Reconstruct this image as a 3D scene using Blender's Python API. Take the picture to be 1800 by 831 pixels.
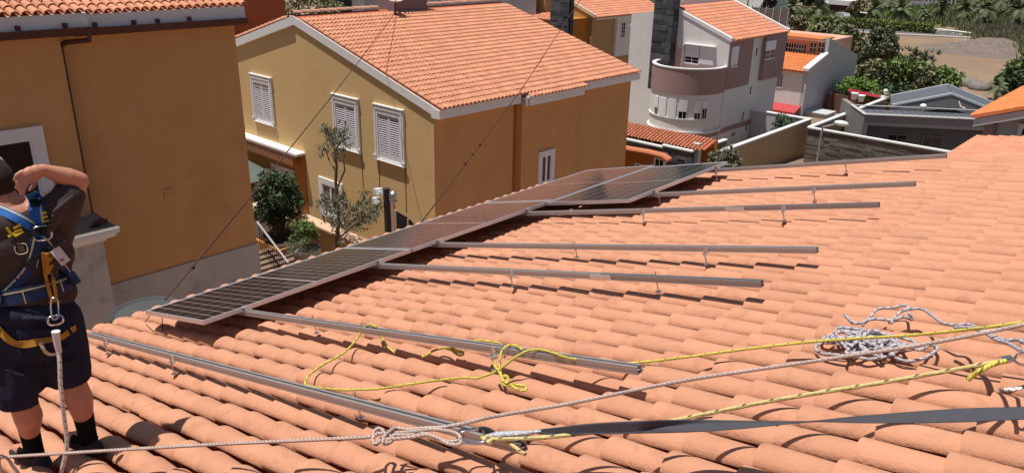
import bpy, math, random
import numpy as np
from mathutils import Vector, Matrix
random.seed(7); RNG = np.random.default_rng(7)
SC = bpy.context.scene; COL = SC.collection
for _o in list(bpy.data.objects): bpy.data.objects.remove(_o)
# ------------------------------------------------------------------ camera (at the origin; +Y along the eaves, +X up the roof slope)
F = 1373.5457; CXP, CYP = 900.0, 415.5
ROT = np.array([[0.7378555, 0.6746531, 0.0203066], [0.2567984, -0.2527784, -0.9328224], [-0.6241985, 0.6935029, -0.3597638]])
cam = bpy.data.cameras.new('camera'); camo = bpy.data.objects.new('camera', cam); COL.objects.link(camo)
cam.sensor_fit = 'HORIZONTAL'; cam.sensor_width = 36.0; cam.lens = F/1800*36.0
cam.clip_start = 0.05; cam.clip_end = 3000
_m = Matrix.Identity(4)
for i in range(3):
    _m[i][0] = ROT[0][i]; _m[i][1] = -ROT[1][i]; _m[i][2] = -ROT[2][i]
camo.matrix_world = _m
SC.camera = camo
# ------------------------------------------------------------------ light
SUNDIR = Vector((0.15, 0.19, -1.0)).normalized()
w = bpy.data.worlds.new('World'); SC.world = w; w.use_nodes = True
nt = w.node_tree; nt.nodes.clear()
sky = nt.nodes.new('ShaderNodeTexSky'); sky.sky_type = 'NISHITA'; sky.sun_disc = False
sky.sun_elevation = math.asin(-SUNDIR.z); sky.sun_rotation = math.atan2(-SUNDIR.x, -SUNDIR.y)
sky.air_density = 1.0; sky.dust_density = 1.2; sky.ozone_density = 1.0
bg = nt.nodes.new('ShaderNodeBackground'); bg.inputs['Strength'].default_value = 0.06
wo = nt.nodes.new('ShaderNodeOutputWorld')
nt.links.new(sky.outputs[0], bg.inputs[0]); nt.links.new(bg.outputs[0], wo.inputs[0])
sl = bpy.data.lights.new('sun', 'SUN'); sl.energy = 4.5; sl.angle = math.radians(0.53); sl.color = (1.0, 0.955, 0.88)
so = bpy.data.objects.new('sun', sl); COL.objects.link(so)
so.rotation_euler = SUNDIR.to_track_quat('-Z', 'Y').to_euler(); so.location = (0, 0, 60)
SC.view_settings.view_transform = 'Standard'; SC.view_settings.look = 'None'
SC.view_settings.exposure = 0.25; SC.view_settings.gamma = 1.0
# ------------------------------------------------------------------ geometry helpers
def ray(x, y): return ROT.T @ np.array([(x-CXP)/F, (y-CYP)/F, 1.0])
def px_x(x, y, X): d = ray(x, y); return d*(X/d[0])
def px_y(x, y, Y): d = ray(x, y); return d*(Y/d[1])
def px_z(x, y, Z): d = ray(x, y); return d*(Z/d[2])
def px_d(x, y, D): d = ray(x, y); return d*(D/math.hypot(d[0], d[1]))
def to_px(P):
    c = ROT @ np.asarray(P, float); return CXP+F*c[0]/c[2], CYP+F*c[1]/c[2], c[2]
TH = 0.2664435
SU = np.array([math.cos(TH), 0, math.sin(TH)]); SN = np.array([-math.sin(TH), 0, math.cos(TH)]); SV = np.array([0, 1.0, 0])
def roof(s, y, h): return SU*s + SV*y - SN*h         # point on the near roof: s up the slope, y along the eave, h below the lens
def px_r(x, y, h):                                    # where the sight line of a photo point meets that roof's plane
    d = ray(x, y); return d*(-h/(d@SN))
def nrm(v): v = np.asarray(v, float); return v/np.linalg.norm(v)

class MB:
    """collects shapes and links them as ONE mesh object"""
    def __init__(s, O=(0,0,0), U=(1,0,0), V=(0,1,0), W=(0,0,1)):
        s.v = []; s.f = []; s.O = np.array(O, float); s.B = np.array([U, V, W], float); s.t = []
    def frame(s, O, U, V, W): s.O = np.array(O, float); s.B = np.array([U, V, W], float); return s
    def _add(s, pts, faces):
        n = len(s.v); pts = np.asarray(pts, float) @ s.B + s.O
        s.v.extend(pts.tolist()); s.f.extend([tuple(i+n for i in f) for f in faces]); return s
    def box(s, a0, a1, b0, b1, c0, c1):
        p = [(a0,b0,c0),(a1,b0,c0),(a1,b1,c0),(a0,b1,c0),(a0,b0,c1),(a1,b0,c1),(a1,b1,c1),(a0,b1,c1)]
        return s._add(p, [(0,3,2,1),(4,5,6,7),(0,1,5,4),(1,2,6,5),(2,3,7,6),(3,0,4,7)])
    def bbox(s, a0, a1, b0, b1, c0, c1, r=0.01):     # box with its upper (c1) edges chamfered
        p = [(a0,b0,c0),(a1,b0,c0),(a1,b1,c0),(a0,b1,c0),(a0,b0,c1-r),(a1,b0,c1-r),(a1,b1,c1-r),(a0,b1,c1-r),
             (a0+r,b0+r,c1),(a1-r,b0+r,c1),(a1-r,b1-r,c1),(a0+r,b1-r,c1)]
        return s._add(p, [(0,3,2,1),(0,1,5,4),(1,2,6,5),(2,3,7,6),(3,0,4,7),(4,5,9,8),(5,6,10,9),(6,7,11,10),(7,4,8,11),(8,9,10,11)])
    def prism(s, poly, off):                          # polygon of 3-D points swept by off
        n = len(poly); a = np.asarray(poly, float); b = a+np.asarray(off, float)
        fs = [tuple(range(n-1,-1,-1)), tuple(range(n, 2*n))] + [(i,(i+1)%n,(i+1)%n+n,i+n) for i in range(n)]
        return s._add(np.vstack([a,b]), fs)
    def poly(s, pts): return s._add(pts, [tuple(range(len(pts)))])
    def quad(s, a, b, c, d): return s._add([a,b,c,d], [(0,1,2,3)])
    def tube(s, P, r, n=8, cap=True):
        P = np.asarray(P, float); m = len(P); r = np.broadcast_to(np.asarray(r, float), (m,))
        T = np.gradient(P, axis=0); T /= np.maximum(np.linalg.norm(T, axis=1, keepdims=True), 1e-9)
        up = np.array([0,0,1.0]) if abs(T[0][2]) < .9 else np.array([1.0,0,0])
        A = np.cross(T[0], up); A /= np.linalg.norm(A); pts = []
        for i in range(m):
            A = A-T[i]*(A@T[i]); A /= max(np.linalg.norm(A), 1e-9); B = np.cross(T[i], A)
            for k in range(n):
                t = 2*math.pi*k/n; pts.append(P[i]+r[i]*(math.cos(t)*A+math.sin(t)*B))
        fs = [(i*n+k, i*n+(k+1)%n, (i+1)*n+(k+1)%n, (i+1)*n+k) for i in range(m-1) for k in range(n)]
        if cap: fs += [tuple(range(n-1,-1,-1)), tuple((m-1)*n+k for k in range(n))]
        return s._add(pts, fs)
    def lathe(s, prof, c=(0,0,0), n=20, a0=0.0, a1=2*math.pi, sx=1.0, sy=1.0):   # prof: (radius, height)
        full = abs(a1-a0-2*math.pi) < 1e-6; m = n if full else n+1
        pts = [(c[0]+r*sx*math.cos(a0+(a1-a0)*k/n), c[1]+r*sy*math.sin(a0+(a1-a0)*k/n), c[2]+z) for r, z in prof for k in range(m)]
        fs = []
        for i in range(len(prof)-1):
            for k in range(n):
                k2 = (k+1) % m; fs.append((i*m+k, i*m+k2, (i+1)*m+k2, (i+1)*m+k))
        return s._add(pts, fs)
    def blob(s, c, r, n=10, m=6, jit=0.0):
        pts = []; fs = []
        for i in range(m+1):
            p = math.pi*i/m
            for k in range(n):
                t = 2*math.pi*k/n; j = 1+random.uniform(-jit, jit)
                pts.append((c[0]+r[0]*j*math.sin(p)*math.cos(t), c[1]+r[1]*j*math.sin(p)*math.sin(t), c[2]+r[2]*j*math.cos(p)))
        for i in range(m):
            for k in range(n): fs.append((i*n+k, (i+1)*n+k, (i+1)*n+(k+1)%n, i*n+(k+1)%n))
        return s._add(pts, fs)
    def raw(s, V, Fc): return s._add(V, Fc)
    def mesh(s, name, m, org=(0,0,0), smooth=None):
        me = bpy.data.meshes.new(name)
        v = np.asarray(s.v, float)-np.asarray(org, float)
        me.from_pydata(v.tolist(), [], s.f)
        if m is not None: me.materials.append(m)
        if smooth is not None:
            me.polygons.foreach_set('use_smooth', [True]*len(me.polygons))
            if smooth > 0: me.set_sharp_from_angle(angle=math.radians(smooth))
        me.update(); return me
    def build(s, name, m, parent=None, smooth=None, org=None, kind=None, recalc=False):
        if parent is not None: org = parent['_org'] if '_org' in parent else (0,0,0)
        elif org is None:
            v = np.asarray(s.v); mn = v.min(0); mx = v.max(0); org = ((mn[0]+mx[0])/2, (mn[1]+mx[1])/2, mn[2])
        me = s.mesh(name, m, org, smooth)
        if recalc:
            import bmesh
            b = bmesh.new(); b.from_mesh(me); bmesh.ops.recalc_face_normals(b, faces=b.faces); b.to_mesh(me); b.free()
        o = bpy.data.objects.new(name, me); COL.objects.link(o)
        o['_org'] = [float(q) for q in org]
        if parent is not None: o.parent = parent
        else: o.location = org
        if kind: o['kind'] = kind
        return o
def tag(o, label, cat, group=None):
    o['label'] = label; o['category'] = cat
    if group: o['group'] = group
    return o
def thing(name, label, cat, loc, group=None):
    o = bpy.data.objects.new(name, None); COL.objects.link(o); o.empty_display_size = .2
    o.location = [float(q) for q in loc]; o['_org'] = [float(q) for q in loc]
    return tag(o, label, cat, group)
def link(name, me, parent=None, loc=(0,0,0), M=None):
    o = bpy.data.objects.new(name, me); COL.objects.link(o)
    if parent is not None:
        o.parent = parent; o['_org'] = parent['_org']
    if M is not None: o.matrix_local = M
    else: o.location = loc
    return o
# ------------------------------------------------------------------ materials
MATS = {}
def mat(name, col, rough=.85, var=.12, scale=4.0, bump=.15, bscale=60, metal=0.0, rnd=0.0, spec=.3, streak=0.0, stain=None, coat=0.0, hue=0.0, tone=False, trans=0.0, detail=6):
    if name in MATS: return MATS[name]
    m = bpy.data.materials.new(name); m.use_nodes = True; N = m.node_tree; nd = N.nodes; L = N.links
    b = nd['Principled BSDF']
    b.inputs['Roughness'].default_value = rough; b.inputs['Metallic'].default_value = metal
    b.inputs['Specular IOR Level'].default_value = spec
    if coat: b.inputs['Coat Weight'].default_value = coat; b.inputs['Coat Roughness'].default_value = .05
    if trans:
        b.inputs['Subsurface Weight'].default_value = 0.0
    geo = nd.new('ShaderNodeNewGeometry')
    def noise(sc, det=detail, vec=None, dist=0.0):
        n = nd.new('ShaderNodeTexNoise'); n.inputs['Scale'].default_value = sc; n.inputs['Detail'].default_value = det
        n.inputs['Roughness'].default_value = .6; n.inputs['Distortion'].default_value = dist
        L.new(vec if vec is not None else geo.outputs['Position'], n.inputs['Vector']); return n
    def mth(op, a, bb):
        n = nd.new('ShaderNodeMath'); n.operation = op
        for i, q in enumerate((a, bb)):
            if isinstance(q, (int, float)): n.inputs[i].default_value = q
            else: L.new(q, n.inputs[i])
        return n.outputs[0]
    v = mth('MULTIPLY_ADD', noise(scale).outputs['Fac'], 2*var*1.6); nd[-1].inputs[2].default_value = 1-var*1.6
    if streak:
        mp = nd.new('ShaderNodeMapping'); mp.inputs['Scale'].default_value = (1, 1, .06); L.new(geo.outputs['Position'], mp.inputs['Vector'])
        s2 = mth('MULTIPLY_ADD', noise(5.0, 5, mp.outputs[0]).outputs['Fac'], 2*streak); nd[-1].inputs[2].default_value = 1-streak
        v = mth('MULTIPLY', v, s2)
    if rnd:
        oi = nd.new('ShaderNodeObjectInfo'); q = oi.outputs['Random']
        if tone:
            at = nd.new('ShaderNodeAttribute'); at.attribute_name = 'tone'
            q = mth('FRACT', mth('ADD', q, at.outputs['Fac']), 0)
        r = mth('MULTIPLY_ADD', q, 2*rnd); nd[-1].inputs[2].default_value = 1-rnd
        v = mth('MULTIPLY', v, r)
    hsv = nd.new('ShaderNodeHueSaturation'); hsv.inputs['Color'].default_value = (*col, 1)
    L.new(v, hsv.inputs['Value'])
    out = hsv.outputs['Color']
    if hue:
        h2 = mth('MULTIPLY_ADD', noise(scale*.6, 4).outputs['Fac'], hue); nd[-1].inputs[2].default_value = .5-hue/2
        L.new(h2, hsv.inputs['Hue'])
    if stain:                                          # (colour, scale, threshold, amount): blotches with a shape of their own
        sc_, th_, am_ = stain[1], stain[2], stain[3]
        rr = nd.new('ShaderNodeMapRange'); L.new(noise(sc_, 8, None, .6).outputs['Fac'], rr.inputs['Value'])
        rr.inputs['From Min'].default_value = th_; rr.inputs['From Max'].default_value = th_+(stain[4] if len(stain) > 4 else .12); rr.inputs['To Max'].default_value = am_
        mx = nd.new('ShaderNodeMix'); mx.data_type = 'RGBA'; L.new(rr.outputs[0], mx.inputs['Factor'])
        L.new(out, mx.inputs[6]); mx.inputs[7].default_value = (*stain[0], 1); out = mx.outputs[2]
    L.new(out, b.inputs['Base Color'])
    if bump:
        bp = nd.new('ShaderNodeBump'); bp.inputs['Strength'].default_value = bump; bp.inputs['Distance'].default_value = .02
        L.new(noise(bscale, 4).outputs['Fac'], bp.inputs['Height']); L.new(bp.outputs[0], b.inputs['Normal'])
    MATS[name] = m; return m
# ------------------------------------------------------------------ clay tiles
CLAY = mat('near_clay', (.525,.255,.155), rough=.9, var=.07, scale=9, bump=.3, bscale=70, rnd=.06, tone=True, spec=.15, hue=.012, stain=((.41,.185,.115), 8.5, .53, .5, .10))
CLAY2 = mat('house_clay', (.56,.258,.155), rough=.9, var=.10, scale=3, bump=.2, bscale=60, rnd=.11, tone=True, spec=.15, hue=.02)
CLAYP = mat('pan_clay_shade', (.38,.11,.06), rough=.95, var=.15, scale=6, bump=.2, spec=.1)  # clay darkened to maroon for the deep shade between the tiles
def cover_tile(L=.385, rl=.084, ru=.065, hl=.078, hu=.061, th=.013, n=8, lift=.024, inner=True, seg=False):
    """half-round cover tile: x up the slope, y across, z out; the lower (x=0) end rides on the next tile"""
    V = []; Fc = []
    def ring(x, r, h, z):
        if seg:                                       # shallow arc whose lips overhang the channel
            t = 2*math.atan(h/r); R_ = r/math.sin(t)
            return [(x, R_*math.sin(t*(1-2*k/n)), z+R_*math.cos(t*(1-2*k/n))-R_*math.cos(t)-.10*R_*math.sin(t*(1-2*k/n))) for k in range(n+1)]
        return [(x, r*math.cos(math.pi*k/n), z+h*math.sin(math.pi*k/n)) for k in range(n+1)]
    rows = [ring(0, rl, hl, lift), ring(L*.5, (rl+ru)/2+.0008, (hl+hu)/2+.0008, lift*.5), ring(L, ru, hu, 0)]
    if inner and not seg: rows = [ring(L, ru-th, hu-th, 0), ring(0, rl-th, hl-th, lift)] + rows
    if seg: rows = [ring(L, ru, hu, -th), ring(0, rl, hl, lift-th)] + rows + [ring(L, ru, hu, -th)]
    for r in rows: V += r
    m = n+1
    if seg:                                           # close the lips
        for a, c in ((1, 2), (2, 3), (3, 4)):
            pass
        for k in (0, n):
            q = [(0*m+k), (1*m+k), (2*m+k), (3*m+k), (4*m+k)]; Fc.append(tuple(q) if k else tuple(q[::-1]))
    for i in range(len(rows)-1):
        for k in range(n): Fc.append((i*m+k, (i+1)*m+k, (i+1)*m+k+1, i*m+k+1))
    return V, Fc
def tile_roof(parent, O, U, V, W, nu, nv, course, pitch, n_ind, mt, keep=None, jit=.004, tile=None, name='roof_tile', skew=.008):
    tile = tile or cover_tile()
    tv = np.array(tile[0]); tf = tile[1]
    O, U, V, W = (np.asarray(q, float) for q in (O, U, V, W))
    slots = []
    for i in range(nu):
        for j in range(nv):
            c = O+U*(i*course)+V*(j*pitch)
            if keep and not keep(c, i, j): continue
            x, y, z = to_px(c)
            inside = z > .3 and -60 < x < 1860 and -40 < y < 880
            slots.append((0 if inside else 1, (c@c), c))
    slots.sort(key=lambda q: (q[0], q[1]))
    mb = MB(); mb.t = []
    me = None; org = np.array(parent['_org'])
    if n_ind:
        t = MB(); t.raw(tv, tf); me = t.mesh(name, mt, smooth=40)
    for k, (_, _, c) in enumerate(slots):
        a = random.gauss(0, skew); b = random.gauss(0, .004); ca, sa = math.cos(a), math.sin(a)
        u2 = U*ca+V*sa+W*b; u2 /= np.linalg.norm(u2); v2 = V*ca-U*sa; w2 = np.cross(u2, v2)
        c2 = c+U*random.gauss(0, jit)+V*random.gauss(0, jit*.5)+W*random.gauss(0, jit*.4)
        if k < n_ind:
            M = Matrix(((u2[0],v2[0],w2[0],c2[0]-org[0]),(u2[1],v2[1],w2[1],c2[1]-org[1]),(u2[2],v2[2],w2[2],c2[2]-org[2]),(0,0,0,1)))
            link(name, me, parent, M=M)
        else:
            mb.frame(c2, u2, v2, w2); mb.raw(tv, tf); mb.t.append(len(tf))
    if mb.v:
        o = mb.build('roof_tiling' , mt, parent, smooth=40, kind='stuff')
        at = o.data.attributes.new('tone', 'FLOAT', 'FACE')
        vals = np.repeat(RNG.random(len(mb.t)), mb.t); at.data.foreach_set('value', vals.astype(np.float32))
# ------------------------------------------------------------------ the house under the camera
HC = 1.475                                   # tile crests below the lens, square to the roof
HB = HC+.049+.027
OWN_TILE = cover_tile(n=10, rl=.0825, ru=.068, hl=.049, hu=.040, lift=.027, th=.014, seg=True)                            # tile feet
OCHRE = mat('ochre_render', (.57,.308,.128), rough=.92, var=.06, scale=1.2, bump=.12, bscale=40, streak=.07, spec=.2, stain=((.49,.25,.095), .8, .54, .45))
own = thing('tiled_house', 'house under the viewer with a wide sunlit terracotta barrel tile roof filling the foreground', 'house', roof(-3.5, 3.9, 4))
b = MB(roof(0,0,0), SU, SV, -SN)
b.box(-7.85, 1.75, -1.6, 9.12, HB+.062, HB+.18); b.build('roof_deck', CLAYP, own)
b = MB(); e0 = roof(-7.3,0,HB+.16); 
b.box(e0[0], 9.5, -1.4, 8.9, -9.6, e0[2]-.02); b.build('wall', OCHRE, own)
b = MB(); r0 = roof(1.75,0,HB-.06)
b.prism([(r0[0],-1.6,r0[2]),(r0[0]+8,-1.6,r0[2]-2.2),(r0[0]+8,-1.6,r0[2]-2.4),(r0[0],-1.6,r0[2]-.2)], (0,10.72,0)); b.build('rear_roof_slope', CLAYP, own)
tile_roof(own, roof(-7.92, -1.5535, HB), SU, SV, SN, 33, 58, .297, .1845, 300, CLAY, tile=OWN_TILE, skew=.011, jit=.006)
b = MB(roof(-8.06,0,HB), SU, SV, SN); tv, tf = OWN_TILE          # the eave course hangs out a little further
for j in range(58):
    b.frame(roof(-8.07+random.gauss(0,.012), -1.5535+.1845*j, HB+.012), SU, SV, SN); b.raw(tv, tf)
b.build('eave_tiling', CLAY, own, smooth=40, kind='stuff')
# ------------------------------------------------------------------ solar panels
ALU = mat('aluminium', (.70,.70,.72), rough=.38, var=.05, scale=12, bump=.03, bscale=200, metal=.85, spec=.5)
ALU2 = mat('rail_aluminium', (.42,.38,.37), rough=.5, var=.08, scale=9, bump=.03, bscale=200, metal=.6, spec=.5)
STEEL = mat('steel', (.55,.55,.56), rough=.3, var=.08, scale=20, bump=.05, metal=.95, spec=.5)
CELL = mat('solar_cell', (.010,.009,.013), rough=.12, var=.2, scale=5, bump=0, spec=.26, rnd=.25)
SHEET = mat('panel_backsheet', (.48,.47,.48), rough=.14, var=.04, scale=8, bump=0, spec=.5)
cm = MB(); cm.bbox(0, .0862, 0, .1712, 0, .0012, .0006)     # one half cell: x along the panel, y across
cell_me = None
def solar_panel(s0, y0, label):
    Lp, Wp, hp = 2.094, 1.134, 1.31
    t = thing('solar_panel', label, 'solar panel', roof(s0, y0, hp+.035), 'solar panels on the roof')
    b = MB(roof(s0, y0, hp), SV, SU, SN)                    # local: a along the eave, b up the slope, c out
    b.bbox(0, Lp, 0, .012, -.035, 0, .0015); b.bbox(0, Lp, Wp-.012, Wp, -.035, 0, .0015)
    b.bbox(0, .012, .0125, Wp-.0125, -.035, 0, .0015); b.bbox(Lp-.012, Lp, .0125, Wp-.0125, -.035, 0, .0015)
    b.build('frame', ALU, t)
    b = MB(roof(s0, y0, hp), SV, SU, SN); b.box(.0122, Lp-.0122, .0122, Wp-.0122, -.009, -.0045); b.build('backsheet', SHEET, t)
    global cell_me
    if cell_me is None: cell_me = cm.mesh('cell', CELL)
    org = np.array(t['_org'])
    for i in range(22):
        a = .0225+i*.0926+(.012 if i >= 11 else 0)
        for j in range(6):
            c = roof(s0, y0, hp)+SV*a+SU*(.0295+j*.1797)-SN*.0044-org
            M = Matrix(((SV[0],SU[0],SN[0],c[0]),(SV[1],SU[1],SN[1],c[1]),(SV[2],SU[2],SN[2],c[2]),(0,0,0,1)))
            link('cell', cell_me, t, M=M)
    return t
solar_panel(-7.03, 2.40, 'nearest dark solar panel in the row along the eave, its short end over bare tiles')
solar_panel(-7.03, 4.515, 'middle solar panel in the row of three along the eave')
solar_panel(-7.03, 6.63, 'farthest solar panel in the row of three along the eave')
solar_panel(-5.87, 6.48, 'single solar panel set higher up the slope beside the end of the row')
# ------------------------------------------------------------------ mounting rails with hanger bolts and clamps
RAILS = [ # y, s0, s1, [bolt s], colour break s, label, clamp s
 (1.945,-7.08,-2.10,[-6.62,-5.35,-3.3],None,'nearest aluminium rail, clear of the panels, under the grey rope knot',None),
 (2.765,-6.98,-2.106,[-4.99,-3.05],None,'aluminium rail with yellow rope looped over it, running from the nearest panel',-5.875),
 (4.115,-6.98,-2.15,[-4.18,-2.92],-3.33,'third aluminium rail from the viewer, half of it darker, starting at the first panel joint',-5.875),
 (4.86,-6.98,-2.126,[-4.21,-2.93],None,'fourth aluminium rail from the viewer, from the middle panel',-5.875),
 (6.18,-6.98,-2.18,[-4.35,-2.94],-3.39,'fifth rail from the viewer, passing just below the single raised panel',-5.875),
 (6.96,-6.98,-2.148,[-4.73,-3.0],None,'sixth rail from the viewer, under the near part of the raised panel',-4.72),
 (8.30,-6.98,-2.26,[-4.73,-3.25],None,'farthest rail, beside the far roof edge, under the raised panel',-4.72)]
DALU = mat('rail_aluminium_dark', (.34,.33,.34), rough=.5, var=.06, scale=9, bump=.03, bscale=200, metal=.8, spec=.5)
def rail_profile(b, s0, s1):                            # slotted square extrusion: a up the slope, b across, c out
    for q in ((-.020,.020,-.040,-.034),(-.020,-.0165,-.034,-.006),(.0165,.020,-.034,-.006),(-.020,-.007,-.006,0),(.007,.020,-.006,0),(-.0165,.0165,-.024,-.021)):
        b.box(s0, s1, *q)
    for sg in (-1, 1):                                  # side slot lips
        b.box(s0, s1, min(sg*.020,sg*.0225), max(sg*.020,sg*.0225), -.0395, -.0275); b.box(s0, s1, min(sg*.020,sg*.0225), max(sg*.020,sg*.0225), -.0215, -.001)
for (y, s0, s1, bolts, br, label, cl) in RAILS:
    t = thing('mounting_rail', label, 'rail', roof(s1, y, 1.385), 'mounting rails for solar panels')
    b = MB(roof(0, y, 1.346), SU, SV, SN); rail_profile(b, s0, br if br else s1); b.build('rail_profile', ALU2, t)
    if br:
        b = MB(roof(0, y, 1.346), SU, SV, SN); rail_profile(b, br+.002, s1); b.build('rail_profile', DALU, t)['label'] = 'darker half of the rail beyond the splice'
        b = MB(roof(0, y, 1.346), SU, SV, SN); b.box(br-.09, br+.09, -.0262, -.0228, -.036, -.004)
        for q in (-.06,-.02,.03,.065): b.tube([(br+q,-.032,-.018),(br+q,-.026,-.018)], .005, 6)
        b.build('splice_plate', ALU, t)
    for k, s in enumerate(bolts):
        sg = -1 if (k+int(y*10)) % 3 else 1
        b = MB(roof(s, y, 1.346), SU, SV, SN)
        b.box(-.018, .018, sg*.0255-.0025, sg*.0255+.0025, -.052, .002); b.box(-.018, .018, min(sg*.028,sg*.062), max(sg*.028,sg*.062), -.052, -.047)
        b.build('bracket', ALU, t)
        b = MB(roof(s, y, 1.346), SU, SV, SN)
        b.tube([(0, sg*.046, .012),(0, sg*.046, -.03),(.004, sg*.046, -.135)], .005, 6)
        b.tube([(0, sg*.046, -.046),(0, sg*.046, -.036)], .0115, 6); b.tube([(0, sg*.046, -.062),(0, sg*.046, -.053)], .0115, 6)
        b.tube([(.003, sg*.046, -.126),(.003, sg*.046, -.121)], .020, 10)
        b.build('hanger_bolt', STEEL, t)
    if cl:
        b = MB(roof(cl, y, 1.346), SU, SV, SN); b.box(-.024, .012, -.028, .028, .0355, .040); b.box(.0, .012, -.028, .028, .001, .0354)
        b.tube([(.004,0,.0402),(.004,0,.047)], .008, 6); b.build('end_clamp', ALU, t)
# ------------------------------------------------------------------ shared house materials
WHITE = mat('white_trim', (.74,.73,.72), rough=.7, var=.05, scale=3, bump=.05, streak=.05, spec=.3, stain=((.45,.42,.40), 3.0, .60, .4))
PLASTIC = mat('white_plastic', (.78,.78,.80), rough=.4, var=.03, scale=3, bump=0)
GUTTER = mat('brown_gutter', (.085,.03,.022), rough=.45, var=.1, bump=.03)
PLINTH = mat('grey_plinth', (.47,.44,.42), rough=.95, var=.12, scale=2.5, bump=.3, bscale=35, stain=((.30,.27,.25), 2.0, .55, .5), streak=.06)
GLASS = mat('dark_glass', (.012,.013,.016), rough=.06, var=.1, bump=0, spec=.6)
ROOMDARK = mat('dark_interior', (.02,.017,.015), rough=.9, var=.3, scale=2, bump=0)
ORANGE = mat('orange_or_shaded_render', (.43,.165,.035), rough=.92, var=.06, scale=1.3, bump=.12, bscale=40, streak=.05, spec=.2)  # real orange render; also ochre walls with shade and bounce put in
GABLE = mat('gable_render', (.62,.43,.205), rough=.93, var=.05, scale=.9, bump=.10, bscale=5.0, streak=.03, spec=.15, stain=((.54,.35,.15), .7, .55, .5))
BROWNWALL = mat('brown_render', (.30,.135,.055), rough=.92, var=.05, scale=1.0, bump=.1)
def slope_frame(side):   # up-slope, along, out for a roof falling towards +X (side=1) or -X (side=-1)
    a = 0.279; c, s = math.cos(a), math.sin(a)
    return np.array([-side*c,0,s]), np.array([0,-side*1.0,0]), np.array([side*s,0,c])
XL = -16.45
# ------------------------------------------------------------------ left house
lh = thing('ochre_house', 'shaded ochre house wall at the left edge with brown gutter and tiled eave', 'house', (XL-4, 4.5, -11.3))
LZ = px_x(285, 44, XL)[2]; LZ2 = px_x(60, 57, XL+.3)[2]          # gutter heights of the two wall parts
yJ = px_x(104, 65, XL+.3)[1]; yR = px_x(413, 60, XL)[1]
pl = px_x(325, 463, XL)[2]
b = MB(); b.box(XL-9, XL, yJ-.6, yR, pl, LZ+.12); b.build('wall', OCHRE, lh)
b = MB(); b.box(XL-9, XL+.3, -4, yJ, pl-.6, LZ2+.12); b.build('wall', OCHRE, lh)
b = MB(); b.box(XL-9, XL+.035, yJ+.01, yR+.02, -11.4, pl-.002); b.build('plinth', PLINTH, lh)
b = MB(); b.box(XL-9, XL+.31, -4, yJ-.02, -11.4, pl-.602); b.build('plinth', PLINTH, lh)
def eave_trim(par, x, y0, y1, zg, fascia_h=.27, out=.30, gut=True, brackets=()):
    b = MB(); b.box(x-.1, x+out, y0, y1, zg+.045, zg+.045+fascia_h); b.build('fascia', WHITE, par)
    if gut:
        b = MB(); b.prism([(x+out+.002,y0,zg+.07),(x+out+.13,y0,zg+.075),(x+out+.13,y0,zg+.055),(x+out+.115,y0,zg-.04),(x+out+.07,y0,zg-.07),(x+out+.002,y0,zg-.07)], (0,y1-y0,0))
        b.build('gutter', GUTTER, par)
        for yb in brackets:
            b = MB(); b.box(x+out+.003, x+out+.05, yb-.04, yb+.04, zg+.08, zg+.16); b.build('gutter_bracket', GUTTER, par)
eave_trim(lh, XL, yJ+.25, yR+.12, LZ, brackets=[px_x(a, 37, XL+.3)[1] for a in (165, 234, 276, 332)])
eave_trim(lh, XL+.3, -4, px_x(156, 50, XL+.6)[1], LZ2, brackets=[px_x(a, 50, XL+.6)[1] for a in (30, 114)])
U, V, W = slope_frame(1)
for (x, y0, y1, z, ni) in ((XL+.34, yJ+.40, yR+.18, LZ+.31, 150), (XL+.64, -3.0, yJ+.40, LZ2+.31, 100)):
    nv = int((y1-y0)/.178)
    b = MB((x, y1, z), U, V, W); b.box(.05, 9, 0, y1-y0, -.16, -.035); b.build('roof_deck', CLAYP, lh)
    tile_roof(lh, np.array((x, y1-.09, z)), U, V, W, 14, nv, .30, .178, ni, CLAY2, tile=cover_tile(n=8, rl=.080, hl=.086, ru=.068, hu=.070, lift=.024, th=.016))
b = MB()
pb = px_x(166, 402, XL+.3)
b.tube([(XL+.10, yJ+.06, LZ-.2),(XL+.10, yJ+.06, pb[2]-1.8)], .045, 8); b.build('downpipe', GUTTER, lh, smooth=40)
b = MB(); b.tube([(XL+.68, px_x(152,52,XL+.6)[1], LZ2-.0),(XL+.68, px_x(152,52,XL+.6)[1], LZ2-.16),(XL+.30, yJ+.10, LZ2-.22),(XL+.10, yJ+.06, LZ2-.3)], .05, 8); b.build('downpipe_elbow', GUTTER, lh, smooth=40)
b = MB(); v = px_x(297, 340, XL); b.box(XL+.001, XL+.02, v[1]-.11, v[1]+.11, v[2]-.11, v[2]+.11)
for k in range(4): b.box(XL+.02, XL+.027, v[1]-.09, v[1]+.09, v[2]-.085+k*.05, v[2]-.065+k*.05)
b.build('wall_vent', OCHRE, lh)
def sash_window(par, O, U, V, W, w, h, fr=.16, out=.06, pane=2, ajar=0, mts=None, name='window'):
    """framed window: O lower left corner, U along, V up, W out of the wall"""
    b = MB(O, U, V, W)
    b.box(0, fr, 0, h, -.05, out); b.box(w-fr, w, 0, h, -.05, out); b.box(fr, w-fr, h-fr, h, -.05, out); b.box(fr, w-fr, 0, fr*.8, -.05, out)
    fm = b.build(name, mts or WHITE, par)
    b = MB(O, U, V, W); b.box(fr, w-fr, fr*.8, h-fr, .002, .006); b.build('pane', GLASS, fm)
    b = MB(O, U, V, W); s = .045
    ww = (w-2*fr)/pane
    for i in range(pane):
        a0 = fr+i*ww; a1 = a0+ww
        b.box(a0+.001, a0+s, fr*.8, h-fr, .007, .04); b.box(a1-s, a1-.001, fr*.8, h-fr, .007, .04)
        b.box(a0+s, a1-s, h-fr-s, h-fr-.001, .007, .04); b.box(a0+s, a1-s, fr*.8+.001, fr*.8+s, .007, .04)
    b.build('sash', PLASTIC, fm)
    return fm
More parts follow.
